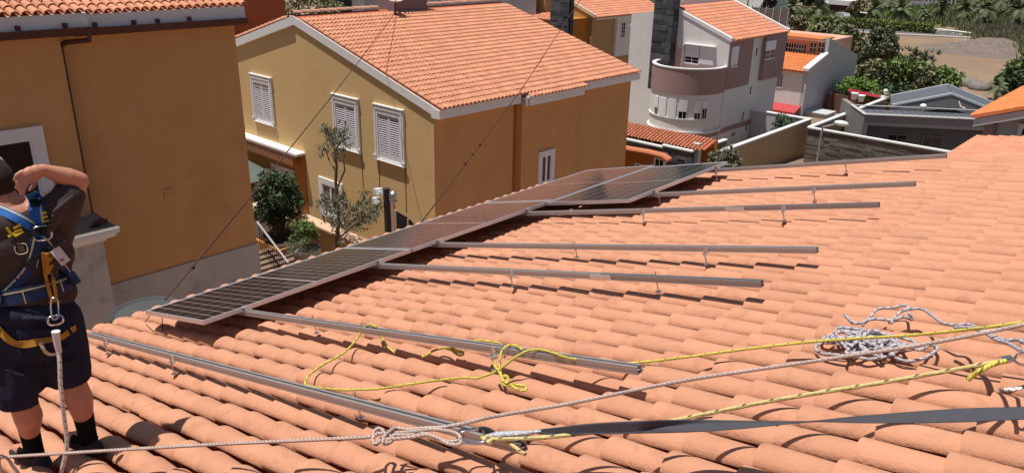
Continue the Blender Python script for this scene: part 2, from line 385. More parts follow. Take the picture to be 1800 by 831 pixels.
q = px_x(72, 220, XL+.3)
sash_window(lh, (XL+.3, q[1]-1.75, q[2]-1.5), (0,1,0), (0,0,1), (1,0,0), 1.75, 1.5, fr=.21)
# free-standing rendered stack with a cornice slab in front of it
st = thing('masonry_stack', 'pale grey rendered masonry stack with moulded white cornice slab behind the worker', 'masonry stack', (-15.7, 4.0, -11.3))
XS = -15.35; e = px_x(190, 470, XS); zt = px_x(150, 412, XS+.2)[2]
b = MB(); b.box(XS-.78, XS, 2.6, e[1], -11.3, zt-.27)
b.build('shaft', PLINTH, st)
b = MB(); n = 8
prof = [(0.0,-.27),(.05,-.27)]+[(.05+.16*math.sin(t*math.pi/2/5), -.22+.12*(1-math.cos(t*math.pi/2/5))) for t in range(6)]+[(.25,-.10),(.25,0)]
V_ = []; 
for (o, z) in prof: V_ += [(XS+o,2.6-o,zt+z),(XS+o,e[1]+o,zt+z),(XS-.78,e[1]+o,zt+z),(XS-.78,2.6-o,zt+z)]
Fc = [(i*4+k,i*4+(k+1)%4,(i+1)*4+(k+1)%4,(i+1)*4+k) for i in range(len(prof)-1) for k in range(4)]+[tuple((len(prof)-1)*4+k for k in range(4))]
b.raw(V_, Fc); b.build('cornice', WHITE, st)
b = MB(); b.box(XS-1.0, XS+.235, 2.4, e[1]+.235, zt+.001, zt+.012); b.build('slab_top', mat('dirty_shaded_slab', (.20,.175,.155), rough=.95, var=.2, scale=3, bump=.3), st)  # unpainted dirty top, with its shade put into the dark colour too
lp = px_z(180, 398, zt)
lt = MB(); lt.tube([(lp[0]-.05,lp[1]-.12,zt+.005),(lp[0]-.05,lp[1]-.12,zt+.07),(lp[0],lp[1],zt+.12),(lp[0]+.03,lp[1]+.10,zt+.10)], [.05,.05,.07,.04], 8)
lt.box(lp[0]-.1, lp[0]+.03, lp[1]-.2, lp[1]-.05, zt+.002, zt+.03)
tag(lt.build('floodlight', GUTTER), 'small dark lamp lying on the white cornice of the masonry stack', 'lamp')
# ------------------------------------------------------------------ middle house
XM, YG, GZ = -17.29, 15.58, -11.35
mh = thing('gabled_house', 'big ochre house in the middle with white shuttered gable and tiled roof', 'house', (XM-4, YG+5, GZ))
xr, zr = -24.38, -2.60                                      # ridge (tile top)
sl_ = 0.289; zE = zr-sl_*(XM+.32-xr); YF = 26.0
y1_, y2_ = px_x(917, 250, XM+.25)[1], px_x(1028, 134, XM+.55)[1]
def roofz(x): return zr-.13-sl_*abs(x-xr)
XE = 2*xr-XM
# walls as gable prisms: right part stands a little proud of the left part
b = MB(); b.prism([(XM,YG,GZ),(XM,YG,roofz(XM)-.24),(xr,YG,roofz(xr)-.24),(xr,YG,GZ)], (0,y1_-YG-.16,0)); b.build('wall', GABLE, mh)
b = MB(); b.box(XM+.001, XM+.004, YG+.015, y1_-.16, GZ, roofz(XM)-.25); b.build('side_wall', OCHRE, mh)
b = MB(); b.prism([(xr-.002,YG+.05,GZ),(xr-.002,YG+.05,roofz(xr)-.24),(XE,YG+.05,roofz(XE)-.24),(XE,YG+.05,GZ)], (0,YF-YG-.3,0)); b.build('wall', GABLE, mh)
b = MB(); b.box(XM-.6, XM-.05, y1_-.157, y1_-.001, GZ, roofz(XM)-.26); b.build('wall_recess', ORANGE, mh)  # shade and bounce light in the recess painted as a deeper orange
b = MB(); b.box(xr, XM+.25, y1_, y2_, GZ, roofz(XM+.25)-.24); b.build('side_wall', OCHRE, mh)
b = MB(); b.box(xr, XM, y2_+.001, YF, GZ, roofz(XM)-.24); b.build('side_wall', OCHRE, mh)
# roof deck, fascias and verge boards
b = MB()
b.prism([(XM+.3,YG-.03,roofz(XM+.3)-.02),(xr,YG-.03,roofz(xr)-.02),(xr,YG-.03,roofz(xr)-.14),(XM+.3,YG-.03,roofz(XM+.3)-.14)], (0,YF-YG+.13,0))
b.prism([(XM+.55,y1_-.05,roofz(XM+.55)-.021),(XM+.301,y1_-.05,roofz(XM+.301)-.021),(XM+.301,y1_-.05,roofz(XM+.3)-.139),(XM+.55,y1_-.05,roofz(XM+.55)-.139)], (0,y2_-y1_+.1,0))
b.prism([(XE-.3,YG-.03,roofz(XE-.3)-.02),(XE-.3,YG-.03,roofz(XE-.3)-.14),(xr-.002,YG-.03,roofz(xr)-.14),(xr-.002,YG-.03,roofz(xr)-.02)], (0,YF-YG+.13,0))
b.build('roof_deck', CLAYP, mh)
for (x, a, c) in ((XM+.30, YG-.065, y1_-.16), (XM+.55, y1_-.02, y2_), (XM+.30, y2_+.002, YF+.12)):
    z = roofz(x); b = MB(); b.box(x-.34, x+.03, a, c, z-.30, z-.03); b.build('fascia', WHITE, mh)
b = MB(); z = roofz(XM+.55); b.box(XM+.30, XM+.575, y1_-.12, y1_-.021, z-.29, z-.03); b.blob((XM+.56, y1_-.03, z-.02), (.07,.10,.08), 9, 6, .25); b.build('mortar_lump', PLINTH, mh)
for sg, xe in ((1, XM+.326), (-1, XE-.33)):
    b = MB(); b.prism([(xe,YG-.06,roofz(xe)-.30),(xe,YG-.06,roofz(xe)-.03),(xr+sg*.001,YG-.06,roofz(xr)-.03),(xr+sg*.001,YG-.06,roofz(xr)-.33)], (0,.109 if sg < 0 else .058,0))
    b.build('verge_board', WHITE, mh, recalc=True)
U, V, W = slope_frame(1)
Om = np.array((XM+.42, YF-.09, roofz(XM+.42)+.018))
nv = int((YF-YG)/.177)
def keep_m(c, i, j): return True
tile_roof(mh, Om, U, V, W, 24, nv+1, .305, .177, 300, CLAY2, tile=cover_tile(n=6, rl=.080, hl=.086, ru=.068, hu=.070, lift=.024, th=.016))
tile_roof(mh, np.array((XM+.68, y2_, roofz(XM+.68)+.012)), U, V, W, 1, int((y2_-y1_)/.177)+1, .305, .177, 0, CLAY2, tile=cover_tile(n=6, rl=.080, hl=.086, ru=.068, hu=.070, lift=.024, th=.016))
U2, V2, W2 = slope_frame(-1)
tile_roof(mh, np.array((XE-.42, YG+.02, roofz(XE-.42)+.01)), U2, V2, W2, 24, 2, .305, .177, 0, CLAY2, tile=cover_tile(n=6, rl=.080, hl=.086, ru=.068, hu=.070, lift=.024, th=.016))
b = MB(); tv, tf = cover_tile(L=.42, rl=.11, ru=.10, hl=.10, hu=.09, n=7); me = b.raw(tv, tf).mesh('ridge_tile', CLAY2, smooth=40)
RID = mat('ridge_clay', (.55,.30,.21), rough=.9, var=.1, bump=.2, rnd=.1)
me.materials.clear(); me.materials.append(RID)
for k in range(29):
    if 10 <= k <= 12: continue
    o = np.array((xr, YG-.07+k*.365, zr-.09))-np.array(mh['_org'])
    M = Matrix(((0,1,0,o[0]),(1,0,0,o[1]),(0,0,1,o[2]+.005*(k%2)),(0,0,0,1))); link('ridge_tile', me, mh, M=M)
# shuttered windows on the gable
SLAT = mat('shutter_slat', (.70,.68,.72), rough=.5, var=.05, scale=8, bump=0)
def shutter_window(O, w, h, box_top=False):
    U_, V_, W_ = (1,0,0), (0,0,1), (0,-1,0)
    fr = .19
    b = MB(O, U_, V_, W_)
    for (a0,a1,c0,c1) in ((0,fr,0,h),(w-fr,w,0,h),(fr,w-fr,h-.27,h),(fr,w-fr,0,.06)): b.box(a0,a1,c0,c1,-.05,.068)
    b.box(-.02, w+.02, h, h+.03, 0, .10)
    b.box(-.02, w+.02, -.035, -.001, 0, .105)
    for (a0,a1,c0,c1) in ((.06,.11,.04,h-.08),(w-.11,w-.06,.04,h-.08),(.11,w-.11,h-.13,h-.08)): b.box(a0,a1,c0,c1,.0682,.085)
    fm = b.build('window', WHITE, mh)
    b = MB(O, U_, V_, W_); b.box(fr, w-fr, .06, h-.27, .002, .006); b.build('pane', ROOMDARK, fm)
    b = MB(O, U_, V_, W_); mid = w/2
    for a0, a1 in ((fr, mid-.004), (mid+.004, w-fr)):
        b.box(a0,a0+.055,.06,h-.27,.007,.045); b.box(a1-.055,a1,.06,h-.27,.007,.045)
        b.box(a0+.055,a1-.055,.06,.20,.007,.044); b.box(a0+.055,a1-.055,h-.33,h-.27,.007,.044)
    b.build('shutter_frame', SLAT, fm)
    b = MB(O, U_, V_, W_); n = 17; z0, z1 = .205, h-.335
    for a0, a1 in ((fr+.055, mid-.059), (mid+.059, w-fr-.055)):
        for k in range(n):
            z = z0+(z1-z0)*(k+.5)/n
            b.prism([(a0,z-.014,.040),(a0,z-.010,.043),(a0,z+.017,.034),(a0,z+.013,.030)], (a1-a0,0,0))
    b.build('shutter_slats', SLAT, fm, kind='stuff', recalc=True)
    b = MB(O, U_, V_, W_)
    for a in (-.05, w-.06):
        b.box(a,a+.13,.10,.135,.0855,.12); b.box(a+.02,a+.06,.03,.11,.0855,.11); b.box(a+.07,a+.10,.10,.19,.0855,.11)
        b.build('shutter_hook', PLASTIC, fm); b = MB(O, U_, V_, W_)
    if box_top:
        b = MB(O, U_, V_, W_)
        for a0, a1 in ((fr+.055, mid-.059), (mid+.059, w-fr-.055)): b.box(a0,a1,h-.47,h-.335,.008,.046)
        b.build('shutter_panel', mat('grey_panel', (.40,.39,.42), bump=0), fm)
    else:
        b = MB(O, U_, V_, W_)
        for a0 in (fr+.03, mid+.03): b.box(a0,a0+.035,h-.31,h-.275,.0451,.052)
        b.build('shutter_catch', GUTTER, fm)
for (x0, x1, bt, yy) in ((-20.12,-18.65,False,YG), (-22.40,-20.94,False,YG), (-27.75,-26.27,True,YG+.05), (-30.2,-28.72,True,YG+.05)):
    shutter_window((x0, yy, -6.96), x1-x0, 1.79, bt)
# lower windows
q0 = px_x(946, 268, XM+.25); q1 = px_x(974, 262, XM+.25)
sash_window(mh, (XM+.25, q0[1], q0[2]-1.28), (0,1,0), (0,0,1), (1,0,0), q1[1]-q0[1], 1.28, fr=.17, pane=2)
g0 = px_y(561, 309, YG); g1 = px_y(604, 349, YG)
sash_window(mh, (g0[0], YG, g0[2]-1.5), (1,0,0), (0,0,1), (0,-1,0), g1[0]-g0[0], 1.5, fr=.22, pane=2)
# arched opening at ground level
a0 = px_y(699, 402, YG); a1 = px_y(737, 392, YG)
ax0, ax1 = a0[0], a1[0]; zt_ = px_y(699, 372, YG)[2]
pts = [(ax0, YG-.004, GZ+.3)]+[(ax0, YG-.004, zt_)]
for k in range(9):
    t = k/8; pts.append((ax0+(ax1-ax0)*(.35+.65*math.sin(t*math.pi/2)), YG-.004, zt_-.05-(.75)*(1-math.cos(t*math.pi/2))))
pts.append((ax1, YG-.004, GZ+.3))
b = MB(); b.poly(pts[::-1]); b.build('arched_opening', ROOMDARK, mh)
b = MB(); b.box(ax0-.10, ax0, YG-.05, YG+.0, GZ, zt_+.05); b.box((ax0+ax1)/2, (ax0+ax1)/2+.06, YG-.045, YG-.005, GZ, zt_-.1); b.box(ax0-.55, ax0-.11, YG-.055, YG-.001, GZ, zt_+.3); b.build('opening_frame', mat('pink_frame', (.46,.30,.25), bump=.05), mh)
# roll-up awning over the patio, and its shaded back wall
w0 = px_y(428, 234, YG+.05); w1 = px_y(540, 268, YG)
za = -7.62
b = MB(); b.box(-30.4, xr-.02, YG-.025, YG+.045, GZ, za-.10); b.build('patio_wall', ORANGE, mh)  # same paint as the gable; shade and bounce light put into the orange
b = MB(); b.bbox(-30.4, xr+.02, YG-.36, YG+.048, za-.10, za, .02); b.build('awning_box', mat('awning_white', (.82,.80,.78), rough=.5, bump=0, var=.04), mh)
b = MB(); b.tube([(-30.4,YG-.30,za-.17),(xr-.05,YG-.30,za-.17)], .065, 8); b.build('awning_roller', mat('awning_brown', (.16,.07,.045), bump=.05), mh, smooth=40)
b = MB(); n = 60
for k in range(n):
    x = -29.2+(xr-.3+29.2)*k/n; x2 = -29.2+(xr-.3+29.2)*(k+.86)/n
    b.box(x, x2, YG-.335-.015*(k%2), YG-.325-.015*(k%2), za-.50-.04*(k%2), za-.22)
b.build('awning_valance', mat('awning_cloth', (.33,.16,.09), bump=.1, rnd=.1), mh, kind='stuff')
d0 = px_y(483, 284, YG+.1); d1 = px_y(522, 300, YG+.1)
sash_window(mh, (d0[0], YG-.025, d0[2]-2.1), (1,0,0), (0,0,1), (0,-1,0), d1[0]-d0[0]+.1, 2.1, fr=.2, pane=1, mts=mat('cream_frame', (.56,.46,.36), bump=.05))
# chimney and aerial on the ridge
b = MB(); c0 = px_x(691, 14, xr+.45); c1 = px_x(749, 12, xr+.45)
b.prism([(xr-.55,c0[1],zr-.5),(xr+.5,c0[1],zr-.5),(xr+.45,c0[1]+.05,zr+1.4),(xr-.5,c0[1]+.05,zr+1.4)], (0,c1[1]-c0[1],0))
b.build('chimney', mat('mauve_render', (.22,.155,.165), bump=.15, var=.07), mh)
ae = px_x(696, 20, xr+.75)
b = MB(); b.tube([(ae[0],ae[1],roofz(ae[0])-.05),(ae[0],ae[1],ae[2]+2.2)], .022, 6)
b.build('aerial_mast', GUTTER, mh)
b = MB(); b.lathe([(0,0),(.12,.01),(.24,.05),(.26,.08),(.23,.075),(.1,.04),(0,.035)], (ae[0]+.02,ae[1],px_x(696,3,ae[0])[2]-.03), 14); b.build('aerial_dish', WHITE, mh, smooth=40)
# grooves left by old down pipes under the windows
for (px_, py0, py1) in ((636, 272, 330), (666, 282, 330), (712.5, 296, 372)):
    p0 = px_y(px_, py0, YG); p1 = px_y(px_, py1, YG)
    b = MB(); b.box(p0[0]-.012, p0[0]+.012, YG-.014, YG-.001, p1[2], p0[2]); b.build('wall_cable', mat('dark_line', (.16,.09,.03), bump=0), mh)
# ------------------------------------------------------------------ terrain
def gz(x, y):
    z = -11.35-0.95*np.clip((y-22)/20, 0, 1)-1.7*np.clip((y-44)/34, 0, 1)
    h = np.clip((y-157-.30*np.clip(x+60,-400,0)*0), 0, 400)*np.clip((x+75)/25, 0, 1)
    return z+np.minimum(h*.085, 5+h*.03)
def gz1(x, y): return float(gz(np.array(x, float), np.array(y, float)))
xs = np.unique(np.concatenate([np.linspace(-900,-140,16), np.linspace(-140,40,91), np.linspace(40,700,14)]))
ys = np.unique(np.concatenate([np.linspace(-80,10,8), np.linspace(10,220,106), np.linspace(220,2200,22)]))
X_, Y_ = np.meshgrid(xs, ys); Z_ = gz(X_, Y_)
b = MB(); nx = len(xs); ny = len(ys)
b.v = np.stack([X_.ravel(), Y_.ravel(), Z_.ravel()], 1).tolist()
b.f = [(j*nx+i, j*nx+i+1, (j+1)*nx+i+1, (j+1)*nx+i) for j in range(ny-1) for i in range(nx-1)]
DIRT = mat('dry_earth', (.235,.162,.112), rough=1, var=.12, scale=.12, bump=.4, bscale=1.5, spec=.05, stain=((.29,.20,.13), .09, .50, .6))
b.build('ground', DIRT, org=(0,0,0), smooth=0, kind='structure')
PAVE = mat('patio_paving', (.33,.20,.13), rough=.9, var=.12, scale=2, bump=.2)
b = MB(); b.box(-34, -7.2, 8.0, 27.5, -12.2, -11.30); b.box(-17.2,-7.2,-4,8.0,-12.2,-11.28); b.build('patio', PAVE, kind='structure')
ASPH = mat('asphalt', (.115,.108,.105), rough=.95, var=.1, scale=.6, bump=.2)
KERB = mat('kerb_stone', (.42,.39,.36), rough=.9, var=.1)
rd = nrm((20.6, 10.7, 0)); rn = np.array([-rd[1], rd[0], 0]); r0 = np.array([-48.5, 139.8, 0])
def strip(name, m, t0, t1, o0, o1, dz, h=.02, kind='structure', n=12):
    b = MB()
    for k in range(n):
        ta, tb = t0+(t1-t0)*k/n, t0+(t1-t0)*(k+1)/n
        P = [r0+rd*ta+rn*o0, r0+rd*tb+rn*o0, r0+rd*tb+rn*o1, r0+rd*ta+rn*o1]
        P = [(p[0], p[1], gz1(p[0], p[1])+dz) for p in P]
        b.prism(P, (0,0,h))
    return b.build(name, m, kind=kind)
strip('road', ASPH, -95, 26, -2.2, 5.5, .02)
strip('pavement', KERB, -95, 18, 5.52, 7.4, .02, .14); strip('pavement', KERB, -60, 24, -3.6, -2.22, .02, .14)
strip('road_marking', mat('road_paint', (.7,.7,.68), bump=0), -95, 20, 1.55, 1.68, .046, .004)
# ------------------------------------------------------------------ plants
def leafmat(name, col, var=.35, rnd=0.0, sc=1.5): return mat(name, col, rough=.6, var=var, scale=sc, bump=0, spec=.25, hue=.03, detail=3)
L_DARK = leafmat('leaf_dark', (.055,.088,.038)); L_GREEN = leafmat('leaf_green', (.14,.20,.06)); L_GREY = leafmat('leaf_grey', (.15,.155,.10))
L_OLIVE = leafmat('leaf_olive', (.17,.175,.085)); L_PALM = leafmat('leaf_palm', (.13,.155,.075)); L_DRY = leafmat('leaf_dry', (.19,.165,.085)); L_BRIGHT = leafmat('leaf_bright', (.13,.21,.04))
BARK = mat('bark', (.16,.115,.08), rough=.95, var=.2, scale=10, bump=.5, bscale=40); PBARK = mat('palm_bark', (.10,.075,.055), rough=.95, var=.25, scale=8, bump=.6, bscale=20)
def leaves(b, C, n, spread, size, asp=.45, droop=0.0, shell=.55):
    """n leaf quads scattered round each clump centre in C (radius spread)"""
    C = np.asarray(C, float); N = len(C)*n
    c = np.repeat(C, n, axis=0); d = RNG.normal(size=(N,3)); d /= np.linalg.norm(d, axis=1, keepdims=True)
    r = (shell+(1-shell)*RNG.random((N,1)))*np.asarray(spread)
    p = c+d*r
    a = RNG.normal(size=(N,3)); a[:,2] -= droop; a += d*.6; a /= np.linalg.norm(a, axis=1, keepdims=True)
    q = np.cross(a, RNG.normal(size=(N,3))+np.array([0,0,1.5])); q /= np.maximum(np.linalg.norm(q, axis=1, keepdims=True), 1e-6)
    s = size*(.6+.8*RNG.random((N,1)))
    V = np.stack([p-a*s*.5, p+q*s*asp*.5, p+a*s*.5, p-q*s*asp*.5], 1).reshape(-1,3)
    k = len(b.v); b.v.extend(V.tolist()); b.f.extend([(k+4*i, k+4*i+1, k+4*i+2, k+4*i+3) for i in range(N)])
def clumps(c, r, n, inner=.35):
    d = RNG.normal(size=(n,3)); d /= np.linalg.norm(d, axis=1, keepdims=True)
    return np.asarray(c)+d*np.asarray(r)*(inner+(1-inner)*RNG.random((n,1))**.5)
def bush(name, label, cat, base, h, rx, ry, m, nclump=26, nleaf=60, size=.12, group=None, trunk=True, spread=.25, asp=.5, stems=4):
    base = np.asarray(base, float); t = thing(name, label, cat, base, group)
    c = base+np.array([0,0,h*.58]); b = MB()
    leaves(b, clumps(c, (rx*.85, ry*.85, h*.40), nclump), nleaf, np.array([rx,ry,h*.5])*spread*2*.55+.02, size, asp)
    b.build('crown', m, t)
    if trunk:
        b = MB()
        for k in range(stems):
            a = 2*math.pi*k/stems+.4; e = c+np.array([math.cos(a)*rx*.55, math.sin(a)*ry*.55, h*.12*(k%2)])
            b.tube([base+np.array([math.cos(a)*.04*h,math.sin(a)*.04*h,-.05]), (base+e)/2+np.array([0,0,.08*h]), e], [.028*h,.02*h,.008*h], 5)
        b.build('trunk', BARK, t)
    return t
def palm(label, base, h, r, nf=34, group='palm trees beyond the vacant lot', m=None, droop=1.0):
    base = np.asarray(base, float); t = thing('palm_tree', label, 'palm tree', base, group)
    b = MB(); zz = np.linspace(0, h, 7); b.tube([base+np.array([.04*h*math.sin(z), 0, z-.1]) for z in zz], np.linspace(.10*r, .075*r, 7)+.03*r*(np.arange(7)%2), 8); b.build('trunk', PBARK, t)
    b = MB(); top = base+np.array([.04*h*math.sin(h), 0, h-.05])
    for k in range(nf):
        az = k*2.399+random.uniform(-.2,.2); el = math.radians(random.uniform(-35, 80)); L = r*random.uniform(.85,1.1)
        dr = np.array([math.cos(az)*math.cos(el), math.sin(az)*math.cos(el), math.sin(el)]); P = []
        for i in range(7):
            s = i/6; P.append(top+dr*L*s+np.array([0,0,-droop*.55*L*s*s*(.4+math.cos(el))]))
        P = np.array(P); side = np.cross(dr, [0,0,1.0]); side /= np.linalg.norm(side)+1e-9
        for i in range(12):
            s = .12+.88*i/12; j = min(int(s*6), 5); p = P[j]+(P[j+1]-P[j])*(s*6-j); tg = nrm(P[j+1]-P[j])
            ll = .30*r*math.sin(math.pi*min(.98, .25+.75*s))**.7; wdt = .035*r
            for sg in (-1, 1):
                d2 = nrm(side*sg+tg*.75+np.array([0,0,-.25+.1*random.random()])); e = p+d2*ll
                b.quad(p-tg*wdt, p+tg*wdt, e+tg*wdt*.3, e-tg*wdt*.3)
    b.build('crown', m or L_PALM, t); return t
# ------------------------------------------------------------------ patio garden in front of the gable
gw = thing('garden_wall', 'low ochre garden wall with pale coping leading away below the silvery tree', 'wall', (-20.8, 14, -11.3))
zc = -9.12
b = MB(); b.box(-22.6, -17.6, 13.86, 14.1, -11.3, zc-.08); b.build('wall', GABLE, gw)
b = MB(); b.bbox(-22.65, -17.55, 13.68, 14.14, zc-.078, zc, .015); b.build('coping', mat('sand_coping', (.56,.38,.26), bump=.2, var=.1), gw)
TER = mat('terrace_render', (.42,.19,.06), rough=.9, var=.1, bump=.2)
tb = thing('raised_bed', 'orange rendered raised bed holding the round dark bush', 'planter', (-22.4, 13.2, -11.3))
b = MB(); b.box(-24.6, -21.6, 12.55, 14.3, -11.3, -9.85); b.build('wall', TER, tb)
b = MB(); b.box(-24.5, -21.7, 12.65, 14.2, -9.848, -9.80); b.build('soil', mat('soil', (.06,.04,.03), rough=1, bump=.5), tb)
bb = px_y(492, 405, 13.3)
bush('shrub', 'dense round dark green bush with glossy leaves beside the left house corner', 'bush', (bb[0], 13.3, bb[2]-.15), 2.25, 1.0, .95, L_DARK, 60, 90, .13, spread=.22, stems=7)
pb_ = px_y(540, 452, 12.3)
pot = thing('flower_pot', 'pale round flower pot with light green plant by the eave', 'flower pot', (pb_[0], 12.3, -11.3))
b = MB(); b.lathe([(0,0),(.30,0),(.34,.5),(.42,1.0),(.45,1.02),(.45,1.12),(.40,1.12),(.38,1.0),(0,1.0)], (pb_[0],12.3,pb_[2]-.8), 18); b.build('bowl', mat('pale_pot', (.50,.44,.38), var=.15, scale=5, bump=.2), pot, smooth=40)
b = MB(); b.box(pb_[0]-.5, pb_[0]+.5, 11.8, 12.8, -11.3, pb_[2]-.8); b.build('pedestal', TER, pot)
bush('potted_plant', 'feathery light green plant growing in the pale round pot', 'plant', (pb_[0], 12.3, pb_[2]+.28), 1.0, .60, .5, L_GREEN, 34, 60, .10, spread=.22, asp=.3, trunk=False)
bush('potted_plant', 'low grey green plant trailing over the rim of the pale round pot', 'plant', (pb_[0]+.0, 12.2, pb_[2]+.02), .62, .66, .6, L_GREY, 26, 60, .07, spread=.2, asp=.3, trunk=False)
# slender silvery tree
tr = thing('slender_tree', 'slender grey leaved tree with thin trunk in front of the shuttered windows', 'tree', tuple(px_y(592, 448, 13.2)))
P0 = [px_y(px_, py_, 13.2) for px_, py_ in ((592,470),(592,440),(593,415),(595,385),(594,350),(590,320),(592,290),(588,262),(584,240),(580,222))]
b = MB(); b.tube(P0, np.linspace(.085,.018,10), 7)
brs = [((593,400),(606,380),(622,366),(640,352)),((594,372),(575,358),(566,348)),((593,330),(606,300),(604,280),(608,262)),((590,300),(578,280),(572,262)),((593,420),(628,392),(655,372),(668,370)),((588,268),(598,248),(606,238)),((586,250),(572,236),(566,225)),((594,395),(574,385),(562,372))]
for br in brs: b.tube([px_y(u_, v_, 13.2+.12*(i%2)) for i, (u_, v_) in enumerate(br)], np.linspace(.035,.01,len(br)), 5)
b.build('trunk', BARK, tr, smooth=60)
b = MB(); C_ = []
for (u_, v_, r_, n_) in ((640,360,22,30),(615,380,24,28),(580,370,20,22),(600,350,18,14),(660,372,14,12),(596,395,26,22),(570,355,12,8),(585,240,20,22),(602,250,16,16),(570,226,10,10),(605,235,9,7),(575,262,12,10),(600,275,10,5),(630,395,18,12),(645,385,12,8)):
    for k in range(n_): C_.append(px_y(u_+random.gauss(0,r_*.5), v_+random.gauss(0,r_*.45), 13.2+random.gauss(0,.35)))
leaves(b, C_, 11, .16, .15, asp=.24, droop=1.6, shell=.2); b.build('crown', L_GREY, tr)
# wooden post with spotlights and a lantern
pp = px_y(684, 410, 13.0); pt = px_y(679, 331, 13.0)
ps = thing('wooden_post', 'dark weathered wooden post holding white spotlights and a small lantern', 'post', (pp[0], 13.0, -11.3))
b = MB(); b.tube([(pp[0],13.0,-11.3),(pt[0],13.0,pt[2])], [.10,.095], 10); b.build('shaft', mat('dark_wood', (.045,.035,.032), rough=.9, var=.3, scale=12, bump=.5), ps, smooth=50)
for (u_, v_) in ((666,337),(663,353)):
    c = px_y(u_, v_, 12.95); b = MB((c[0],c[1],c[2]), nrm((1,-.5,.25)), nrm((.5,1,0)), nrm((-.3,0,1)))
    b.box(-.13,.08,-.10,.10,-.08,.09); b.box(-.15,-.131,-.11,.11,-.09,.10); b.box(.081,.30,-.015,.015,-.02,.02); b.build('spotlight', PLASTIC, ps)
c = px_y(691, 345, 12.9)
b = MB(); b.lathe([(.0,-.17),(.10,-.16),(.11,-.14),(.11,-.13)], tuple(c), 10); b.lathe([(.12,.06),(.09,.11),(.03,.15),(.03,.2),(0,.2)], tuple(c), 10)
for k in range(6): b.tube([c+np.array([.1*math.cos(k*1.047),.1*math.sin(k*1.047),-.13]), c+np.array([.1*math.cos(k*1.047),.1*math.sin(k*1.047),.06])], .008, 4)
b.box(c[0]-.14, c[0]-.1, c[1]-.01, c[1]+.01, c[2]+.08, c[2]+.1); b.build('lantern', STEEL, ps)
b = MB(); b.lathe([(.06,-.12),(.08,-.04),(.06,.05)], tuple(c), 8); b.build('lantern_glass', mat('pale_glass', (.6,.58,.5), rough=.2, bump=0), ps)
# stair railing beside the left house
rl = thing('stair_railing', 'dark metal stair railing with pale sloping handrail beside the left house', 'railing', (-21.6, 12.2, -11.0))
h0 = px_y(452, 390, 12.2); h1 = px_y(507, 462, 11.9)
b = MB(); b.tube([h0, h1], .035, 8); b.build('handrail', mat('grey_paint', (.36,.36,.37), bump=0), rl, smooth=50)
for k in range(14):
    t_ = (k+.5)/14; p = h0+(h1-h0)*t_
    b = MB(); b.tube([p, p-np.array([0,0,1.0])], .012, 5); b.build('baluster', GUTTER, rl)
b = MB()
for k in range(9):
    t_ = k/9; p = h0+(h1-h0)*t_; p1 = h0+(h1-h0)*(k+1)/9; b.box(min(p[0],p1[0]), max(p[0],p1[0]), 11.4, 13.0, -11.3, p[2]-1.0)
b.build('stairs', mat('shaded_stair_stone', (.20,.14,.10), var=.15, bump=.3), rl)  # stone colour dulled to stand in for shadow across the steps
# slatted screen and slate canopy behind the bush
sc = thing('slatted_screen', 'dark screen of horizontal slats behind the round bush', 'screen', (-23.6, 14.5, -11.3))
s0 = px_y(452, 395, 14.5); s1 = px_y(488, 402, 14.5)
for k in range(11):
    b = MB(); z = s0[2]+.25-k*.13; b.box(s0[0]-.7, s1[0]+.8, 14.5, 14.53, z, z+.09); b.build('slat', mat('dark_slat', (.05,.045,.05), bump=.1, rough=.6), sc)
for x in (s0[0]-.6, s1[0]+.7):
    b = MB(); b.box(x, x+.06, 14.535, 14.6, -11.3, s0[2]+.4); b.build('post', GUTTER, sc)
tbl = px_y(475, 372, 14.2); b = MB(); b.bbox(tbl[0]-1.5, tbl[0]+1.0, 14.0, 14.45, tbl[2]-.06, tbl[2], .01); b.box(tbl[0]-1.4,tbl[0]-1.3,14.1,14.2,-11.3,tbl[2]-.06); b.box(tbl[0]+.8,tbl[0]+.9,14.1,14.2,-11.3,tbl[2]-.06)
tag(b.build('shelf', mat('cream_shelf', (.62,.56,.42), bump=.1)), 'cream coloured shelf in sunlight behind the round bush', 'shelf')
cn = thing('slate_canopy', 'small grey green slate canopy on thin posts beside the left house corner', 'canopy', (-25.8, 14.8, -11.3))
c0 = px_y(462, 317, 14.8); c1 = px_y(436, 292, 14.8)
b = MB(); pk = np.array([c1[0]-.5, 14.95, c0[2]+.55])
ring = [np.array([c0[0], 14.3, c0[2]]), np.array([c0[0], 15.5, c0[2]]), np.array([c0[0]-2.8, 15.5, c0[2]]), np.array([c0[0]-2.8, 14.3, c0[2]])]
for k in range(4): b.poly([ring[k], ring[(k+1)%4], pk])
b.poly(ring[::-1]); b.build('roof', mat('slate', (.10,.125,.112), rough=.6, var=.12, bump=.2), cn)
b = MB()
for k in range(18): b.box(c0[0]-.08-.155*k-.12, c0[0]-.08-.155*k, 14.26, 14.30, c0[2]-.09-.03*(k%2), c0[2]-.005)
b.build('roof_edging', mat('slate', (1,1,1)), cn, kind='stuff')
for x in (c0[0]-.1, c0[0]-2.7):
    b = MB(); b.box(x-.03, x+.03, 14.4, 14.46, -11.3, c0[2]-.01); b.build('post', GUTTER, cn)
